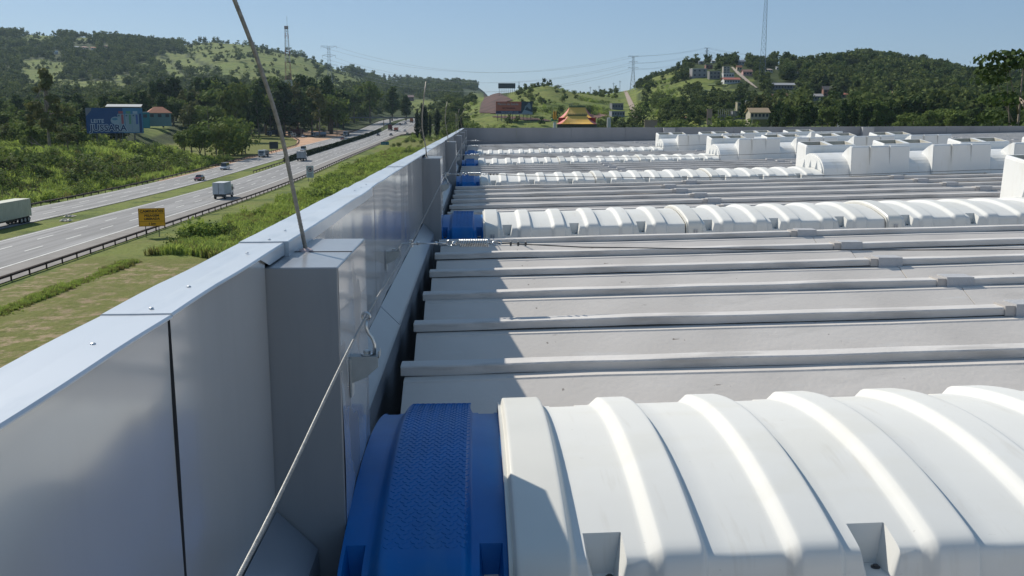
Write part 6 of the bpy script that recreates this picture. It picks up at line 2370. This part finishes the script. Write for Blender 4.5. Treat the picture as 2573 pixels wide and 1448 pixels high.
def truck(label, px, lane, cab_col, load, load_col, L_=8.0, rear_view=False, y=None, rz=None, wheels=3, name='lorry', hc=2.7, hl=2.6):
    y = float(at_x_lane(px, lane)) if y is None else y
    t = thing(name, label, 'truck', (lane, y, float(terrain(lane, y)) + 0.1), (math.pi if rear_view else 0.0) if rz is None else rz)
    W = 2.4
    cm = mat('cab_%d' % px, cab_col, 0.35, 0, 0.03, 1, spec=0.5, coat=0.4)
    lm = mat('load_%d' % px, load_col, 0.5, 0, 0.08, 1.0)
    f = -L_ / 2
    cab = [(f, 0.55), (f, 1.35), (f + 0.18, hc - 0.1), (f + 0.35, hc), (f + 1.85, hc), (f + 1.95, 0.55)]
    MB().prism(cab, -W / 2 + 0.05, W / 2 - 0.05, 'x').build('cab', cm, t)
    MB().add([(-W / 2 + 0.2, f - 0.012, 1.42), (W / 2 - 0.2, f - 0.012, 1.42), (W / 2 - 0.25, f + 0.13, hc - 0.38), (-W / 2 + 0.25, f + 0.13, hc - 0.38)], [(0, 1, 2, 3)]).build('windscreen', M['glass'], t)
    for s in (-1, 1):
        MB().box(s * (W / 2 - 0.05) - 0.012, s * (W / 2 - 0.05) + 0.012, f + 0.45, f + 1.4, 1.5, hc - 0.45).build('side_window', M['glass'], t)
        MB().box(s * (W / 2 + 0.1) - 0.06, s * (W / 2 + 0.1) + 0.06, f + 0.1, f + 0.2, 1.6, 2.1).build('mirror', M['dark_steel'], t)
        MB().box(s * 0.85 - 0.18, s * 0.85 + 0.18, f - 0.03, f + 0.1, 0.7, 0.9).build('headlight', flat('headlight', (0.6, 0.6, 0.58), 0.2), t)
    MB().box(-W / 2 + 0.05, W / 2 - 0.05, f - 0.06, f + 0.1, 0.35, 0.6).box(-0.7, 0.7, f - 0.02, f + 0.05, 0.95, 1.3).build('bumper', M['dark_steel'], t)
    MB().box(-0.5, 0.5, f + 1.9, L_ / 2 - 0.2, 0.6, 0.95).box(-W / 2 + 0.1, W / 2 - 0.1, L_ / 2 - 0.3, L_ / 2 - 0.2, 0.5, 0.7).build('chassis', M['dark_steel'], t)
    b0 = f + 2.1
    if load == 'box':
        MB().bbox(-W / 2 - 0.02, W / 2 + 0.02, b0, L_ / 2, 1.0, 1.0 + hl, 0.03).build('cargo_box', lm, t)
        d = MB()
        for s in (-1, 1):
            d.box(s * 0.6 - 0.55, s * 0.6 + 0.55, L_ / 2 + 0.003, L_ / 2 + 0.03, 1.08, 0.93 + hl)
        d.build('rear_door', lm, t)
        rb = MB()
        for q in np.arange(b0 + 0.4, L_ / 2 - 0.2, 0.6):
            rb.box(-W / 2 - 0.045, -W / 2 - 0.02, q, q + 0.05, 1.02, 0.98 + hl).box(W / 2 + 0.02, W / 2 + 0.045, q, q + 0.05, 1.02, 0.98 + hl)
        rb.build('side_ribs', lm, t)
        MB().box(-0.04, 0.04, L_ / 2 + 0.03, L_ / 2 + 0.05, 1.08, 0.93 + hl).box(-W / 2, W / 2, L_ / 2, L_ / 2 + 0.05, 0.95, 1.03).build('door_trim', M['dark_steel'], t)
    elif load == 'tank':
        MB().tube([(0, b0, 1.95), (0, b0 + 0.15, 1.95), (0, L_ / 2 - 0.15, 1.95), (0, L_ / 2, 1.95)], [0.8, 1.0, 1.0, 0.8], 16).build('tank', lm, t, True)
        MB().box(-0.3, 0.3, b0 + 0.5, L_ / 2 - 0.5, 2.9, 3.05).build('walkway', M['dark_steel'], t)
    elif load == 'tipper':
        MB().prism([(b0, 1.0), (b0 - 0.2, 2.5), (L_ / 2 + 0.15, 2.4), (L_ / 2, 1.0)], -W / 2, W / 2, 'x').build('tipper_body', lm, t)
        MB().grid([[(-W / 2 + 0.1, q, 2.35), (0, q, 2.75 + 0.1 * math.sin(q * 3)), (W / 2 - 0.1, q, 2.35)] for q in np.arange(b0, L_ / 2, 0.5)]).build('load_cover', flat('load_grey', (0.3, 0.29, 0.27)), t)
    elif load == 'flat':
        MB().box(-W / 2, W / 2, b0, L_ / 2, 1.0, 1.2).box(-W / 2, W / 2, b0, b0 + 0.1, 1.2, 2.0).build('flatbed', lm, t)
    for s in (-1, 1):
        for yy_ in [f + 0.95] + [L_ / 2 - 1.0 - 1.2 * i for i in range(wheels - 1)]:
            wheel(t, s * (W / 2 - 0.2), yy_, 0.5, 0.35)
    return t


truck('long lorry with a cream curtain-sided trailer, cut by the left edge of the frame', 66, -72.9, (0.3, 0.3, 0.3), 'box', (0.42, 0.42, 0.33), 15.0, False, y=float(at_x_lane(67, -71.7)) - 7.5, wheels=4, name='trailer_lorry', hl=2.75)
truck('white box lorry driving away in the near lanes beside the yellow sign', 557, -53.2, (0.55, 0.55, 0.55), 'box', (0.47, 0.48, 0.49), 7.5, True, wheels=2, name='box_lorry', hl=2.4)
truck('grey box lorry driving away just left of the white warning sign', 759, -61.6, (0.5, 0.5, 0.5), 'box', (0.33, 0.34, 0.35), 7.0, True, wheels=2, name='box_lorry', hl=2.4)
car('small dark red hatchback coming towards the camera on the far carriageway', 498, -73.4, (0.22, 0.018, 0.022), False)
car('white van coming towards the camera behind the red hatchback', 564, -77.5, (0.6, 0.61, 0.62), False, 'van')
truck('white-cabbed tipper lorry coming on the far carriageway behind the slanting rope', 663, -80.4, (0.62, 0.62, 0.62), 'tipper', (0.12, 0.12, 0.13), 8.0, name='tipper_lorry')
car('white van alone in the middle lanes before the dirt lay-by', 763, -73.6, (0.55, 0.57, 0.58), False, 'van')
truck('black and white tanker lorry coming past the footbridge ramp', 872, -79.5, (0.5, 0.5, 0.5), 'tipper', (0.03, 0.03, 0.03), 10.0, name='tipper_lorry', hc=3.0)
car('small red car beside the median post before the hedge', 862, -74.0, (0.25, 0.05, 0.03), False)
car('grey car driving away in the near lanes, leftmost of the two by the exit', 952, -60.0, (0.12, 0.125, 0.15), True)
car('dark car driving away in the near lanes close to the exit', 984, -52.4, (0.10, 0.105, 0.12), True)
truck('maroon box lorry on the motorway before the bridge', 982.5, -60.4, (0.22, 0.05, 0.04), 'box', (0.13, 0.03, 0.028), 9.0, True, name='box_lorry', hl=2.9)
truck('orange tipper lorry just right of the maroon one', 997, -55.0, (0.45, 0.12, 0.07), 'tipper', (0.40, 0.10, 0.06), 8.5, True, name='tipper_lorry')
car('white car in the motorway exit beyond the orange lorry', 1019, -48.3, (0.6, 0.6, 0.6), True)
car('dark car high on the motorway behind the maroon lorry', 1007, -60.0, (0.08, 0.08, 0.09), True)
car('pale car high on the motorway, right of the dark one', 1021, -57.0, (0.45, 0.46, 0.48), True)
truck('orange lorry at the top of the motorway half hidden by the cypresses', 1036, -53.5, (0.4, 0.14, 0.06), 'box', (0.42, 0.16, 0.07), 8.0, True, name='box_lorry')
car('dark car coming over the crest on the far carriageway, left of two', 994, -77.5, (0.08, 0.09, 0.10), False)
car('dark car coming over the crest on the far carriageway, right of two', 1000, -75.0, (0.1, 0.1, 0.12), False)
truck('dark blue lorry parked at the back left of the dirt lay-by', 728, -124.0, (0.16, 0.2, 0.26), 'box', (0.025, 0.03, 0.05), 9, y=590, rz=-0.7, name='parked_lorry')
truck('maroon lorry with white cab parked in the middle of the dirt lay-by', 772, -112.0, (0.4, 0.41, 0.43), 'box', (0.10, 0.025, 0.025), 10, y=596, rz=-0.75, name='parked_lorry', hl=2.9)
truck('pale-cabbed flatbed lorry parked before the maroon one', 788, -104.0, (0.42, 0.40, 0.36), 'flat', (0.06, 0.06, 0.06), 10, y=566, rz=-0.9, name='parked_lorry')
truck('blue-grey tanker lorry parked nearest the motorway in the lay-by', 819, -93.5, (0.30, 0.31, 0.33), 'tank', (0.22, 0.25, 0.30), 9, y=572, rz=-0.9, name='parked_lorry')
car('white pickup parked at the curved guard rail of the green island', 764, -101.5, (0.62, 0.62, 0.62), False, 'pickup')
car('white car between the blue and maroon parked lorries', 746, -112.0, (0.6, 0.6, 0.62), False, 'car')


def open_for_houses(px, py):
    k = np.zeros(px.shape, bool)
    for a, b, c, d in HOUSE_BOX:
        k |= (px > a) & (px < b) & (py > c) & (py < d)
    return k


def forest_test(P_, r):
    px, py = to_px(P_)
    g = is_grass(px, py)
    n = vnoise(P_[:, 0], P_[:, 1], 60, 5) + vnoise(P_[:, 0], P_[:, 1], 25, 6) * 0.6
    g = g | is_grass(px, py - np.where(r > 1200, 9, 7))
    soft = ((px > 1130) & (px < 1720) & (r < 1200) & (n > 0.1)) | ((px > 1590) & (px < 1930) & (py > 195) & (n > 0.24))
    sparse = rng.random(len(px)) < 0.012
    shrubby = (n < -0.22) & (rng.random(len(px)) < 0.12)
    keep = (~g & ~soft) | ((g | soft) & (sparse | shrubby))
    road = (P_[:, 0] > -100) & (P_[:, 0] < -38) & (P_[:, 1] < 1100)
    layby = (P_[:, 0] > -140) & (P_[:, 1] < 680)
    if len(px) and (px > 1900).all():
        for k in (6, 12, 18, 24, 30, 36, 42, 48):
            keep &= ~(open_for_houses(px, py - k) & (k < 23000 / r))
    return keep & ~road & ~(layby & (P_[:, 0] < -38)) & ~open_for_houses(px, py)


def sizes(n, r, base, vary=0.35, far=0.0):
    s = base * (1 - vary / 2 + vary * rng.random(n)) * (1 + far * (r / 1000))
    return np.stack([s * 1.1, s * 1.1, s * (0.85 + 0.3 * rng.random(n))], 1)


P_, R_ = region_points(15000, -300, 1160, 720, 2600, forest_test, 1.25)
scatter('left_hill_forest', P_, sizes(len(P_), R_, 0.8, 0.7, 0.18), FT)
P_, R_ = region_points(1800, 850, 1300, 2300, 3300, forest_test, 1.0)
scatter('distant_ridge_forest', P_, sizes(len(P_), R_, 1.6, 0.6), FT)
P_, R_ = region_points(10000, 1930, 2750, 440, 1350, forest_test, 1.3)
scatter('right_wood_forest', P_, sizes(len(P_), R_, 0.85, 1.0, 0.1), FT + FTD)
P_, R_ = region_points(12000, 1120, 1930, 480, 1350, forest_test, 1.3)
scatter('right_hill_forest', P_, sizes(len(P_), R_, 0.5, 0.8, 0.12), FT + FTD)


def only_grass(P_, r):
    px, py = to_px(P_)
    v = vnoise(P_[:, 0], P_[:, 1], 45, 41) + 0.7 * vnoise(P_[:, 0], P_[:, 1], 17, 42)
    return (is_grass(px, py) | (px > 1590)) & (v > 0.24) & ~open_for_houses(px, py) & ~((P_[:, 0] > -140) & (P_[:, 0] < -38) & (P_[:, 1] < 1100))


def tuft(seed, m, n=34, h=1.5, w=0.06, spread=0.7):
    r = np.random.default_rng(seed)
    V, Fc, T = [], [], []
    for i in range(n):
        a = r.random() * 6.28
        q = spread * r.random() ** 0.5
        x, y = q * math.cos(a), q * math.sin(a)
        b = r.random() * 6.28
        l = h * (0.5 + 0.6 * r.random())
        bend = l * (0.15 + 0.5 * r.random())
        dx, dy = math.cos(b), math.sin(b)
        sx, sy = -dy * w, dx * w
        o = len(V)
        V += [(x - sx, y - sy, -0.1), (x + sx, y + sy, -0.1), (x + dx * bend * 0.3 + sx, y + dy * bend * 0.3 + sy, l * 0.6), (x + dx * bend * 0.3 - sx, y + dy * bend * 0.3 - sy, l * 0.6), (x + dx * bend, y + dy * bend, l * 0.92)]
        Fc += [(o, o + 1, o + 2, o + 3), (o + 3, o + 2, o + 4)]
        T += [r.random()] * 2
    me = bpy.data.meshes.new('tuft')
    me.from_pydata(V, [], Fc)
    me.materials.append(m)
    a = me.attributes.new('tone', 'FLOAT', 'FACE')
    a.data.foreach_set('value', np.array(T, np.float32))
    return obj('tuft', me, link=False)


def bushlet(seed, m, n=130, leaf=0.17):
    r = np.random.default_rng(seed)
    lobes = []
    for i in range(6):
        a = r.random() * 6.28
        q = 0.8 * r.random() ** 0.5
        s = 0.45 + 0.35 * r.random()
        lobes.append((q * math.cos(a), q * math.sin(a), 0.4 + 0.8 * r.random(), s, s, s))
    v, f, t = leaf_cloud(r, lobes, n, leaf, up=0.6)
    return obj('bushlet', cloud_mesh('bushlet', v, f, t, m), link=False)


P_, R_ = region_points(30000, -100, 2300, 640, 2400, only_grass, 1.2)
scatter('hillside_scrub_undergrowth', P_, sizes(len(P_), R_, 0.24, 1.2, 0.3), FT)
TUFTS = [tuft(s, M['blade'], 34, 1.5, 0.055) for s in range(3)]
TUFTD = [tuft(s + 5, M['blade_dry'], 30, 1.3, 0.05) for s in range(2)]
BUSHL = [bushlet(s, M['leaf_lime']) for s in range(3)] + [bushlet(7, M['leaf_mid'])]
BUSHD = [bushlet(s + 10, M['leaf_mid']) for s in range(2)] + [bushlet(12, M['leaf_olive'])]


def xy_points(n, x0, x1, y0, y1, test=None, fall=0.0):
    x = rng.uniform(x0, x1, n)
    u = rng.random(n)
    y = y0 + (y1 - y0) * (u if not fall else u ** (1 + fall))
    P_ = np.stack([x, y, terrain(x, y)], 1)
    if test is not None:
        P_ = P_[test(x, y)]
    return P_


def sz(P_, lo, hi, seed=0, s=14):
    n = len(P_)
    v = vnoise(P_[:, 0], P_[:, 1], s, seed) + 0.5
    a = (lo + (hi - lo) * np.clip(v * 1.3 - 0.1, 0, 1)) * (0.75 + 0.5 * rng.random(n))
    return np.stack([a, a, a * (0.8 + 0.4 * rng.random(n))], 1)


# the long grass bank between the rail and the warehouse
edge = lambda x: 110 + 1.5 * np.sin(x * 0.5) + 0.55 * np.clip(-30 - x, 0, 20)
bank = lambda x, y: (y > edge(x)) & (x < -1.3) & (y < 420)
Q = xy_points(19000, -42.5 + 0, -1, 104, 420, lambda x, y: bank(x, y) & (x > -42.0 + 5.0 * (vnoise(x, y, 9, 21) + 0.5)), 0.6)
scatter('long_bank_grass', Q, sz(Q, 0.35, 1.0, 4, 7), TUFTS + TUFTD)
Q = xy_points(7000, -40, -1, 108, 400, lambda x, y: bank(x, y) & (vnoise(x, y, 11, 8) + 0.4 * vnoise(x, y, 4, 9) > 0.04), 0.6)
scatter('bank_undergrowth', Q, sz(Q, 0.5, 1.35, 8, 9), BUSHL)
Q = xy_points(2600, -22, -1, 112, 330, lambda x, y: bank(x, y) & (vnoise(x, y, 13, 12) > 0.02), 0.7)
scatter('dark_bank_undergrowth', Q, sz(Q, 0.8, 1.9, 8, 9), BUSHD)
# rough field beyond the motorway
fld = lambda x, y: (x < -86) & ~((x > -132) & (y > 335) & (y < 520)) & (np.abs(x) < y * 0.75)
Q = xy_points(17000, -250, -85, 120, 430, fld)
scatter('rough_field_grass', Q, sz(Q, 0.6, 1.5, 3, 18), TUFTS + TUFTD[:1])
Q = xy_points(9500, -250, -86, 120, 440, lambda x, y: fld(x, y) & (vnoise(x, y, 22, 14) + 0.4 * vnoise(x, y, 7, 15) > -0.05))
scatter('rough_field_undergrowth', Q, sz(Q, 0.7, 2.0, 6, 20), BUSHL + BUSHD[:1])
Q = xy_points(2600, -250, -90, 180, 440, lambda x, y: fld(x, y) & (vnoise(x, y, 30, 17) > 0.12))
scatter('rough_field_dark_undergrowth', Q, sz(Q, 1.2, 3.2, 6, 20), BUSHD)
# ditch weeds on the mown lawn
def ditch_x(y):
    return np.interp(y, [50, 80, 109], [-40.6, -40.4, -39.6])
n_ = 1900
yy = rng.uniform(52, 109, n_)
xx = ditch_x(yy) + rng.normal(size=n_) * 0.42
Q = np.stack([xx, yy, terrain(xx, yy)], 1)
scatter('ditch_weeds', Q, sz(Q, 0.12, 0.42, 2, 4), TUFTS + TUFTD)
# green slopes behind the bridge and behind the far wall
def slope_test(P_, r):
    px, py = to_px(P_)
    road = (P_[:, 0] > -100) & (P_[:, 0] < -38)
    n = vnoise(P_[:, 0], P_[:, 1], 40, 15) + 0.5 * vnoise(P_[:, 0], P_[:, 1], 14, 16)
    return (n > -0.08) & ~road & ~open_for_houses(px, py) & ~((P_[:, 0] > -140) & (P_[:, 0] < -38) & (P_[:, 1] < 650))
P_, R_ = region_points(4200, 700, 1700, 430, 900, slope_test, 1.0)
s_ = sz(P_, 0.8, 1.8, 6, 30)
scatter('slope_undergrowth', P_, s_, BUSHL + BUSHD[:2])

# ------------------------------------------------------------------ the air
me = MB().box(-4500, 4500, -400, 6500, -1.5, 460).mesh('haze', [])
hz = obj('haze', me)
hm = bpy.data.materials.new('haze_air')
hm.use_nodes = True
hn = hm.node_tree.nodes
hn.remove(hn['Principled BSDF'])
pv = hn.new('ShaderNodeVolumePrincipled')
pv.inputs['Color'].default_value = (0.60, 0.80, 1.0, 1)
pv.inputs['Density'].default_value = 0.000045
pv.inputs['Anisotropy'].default_value = 0.2
hm.node_tree.links.new(pv.outputs[0], hn['Material Output'].inputs['Volume'])

me.materials.append(hm)
tag(hz, kind='stuff')
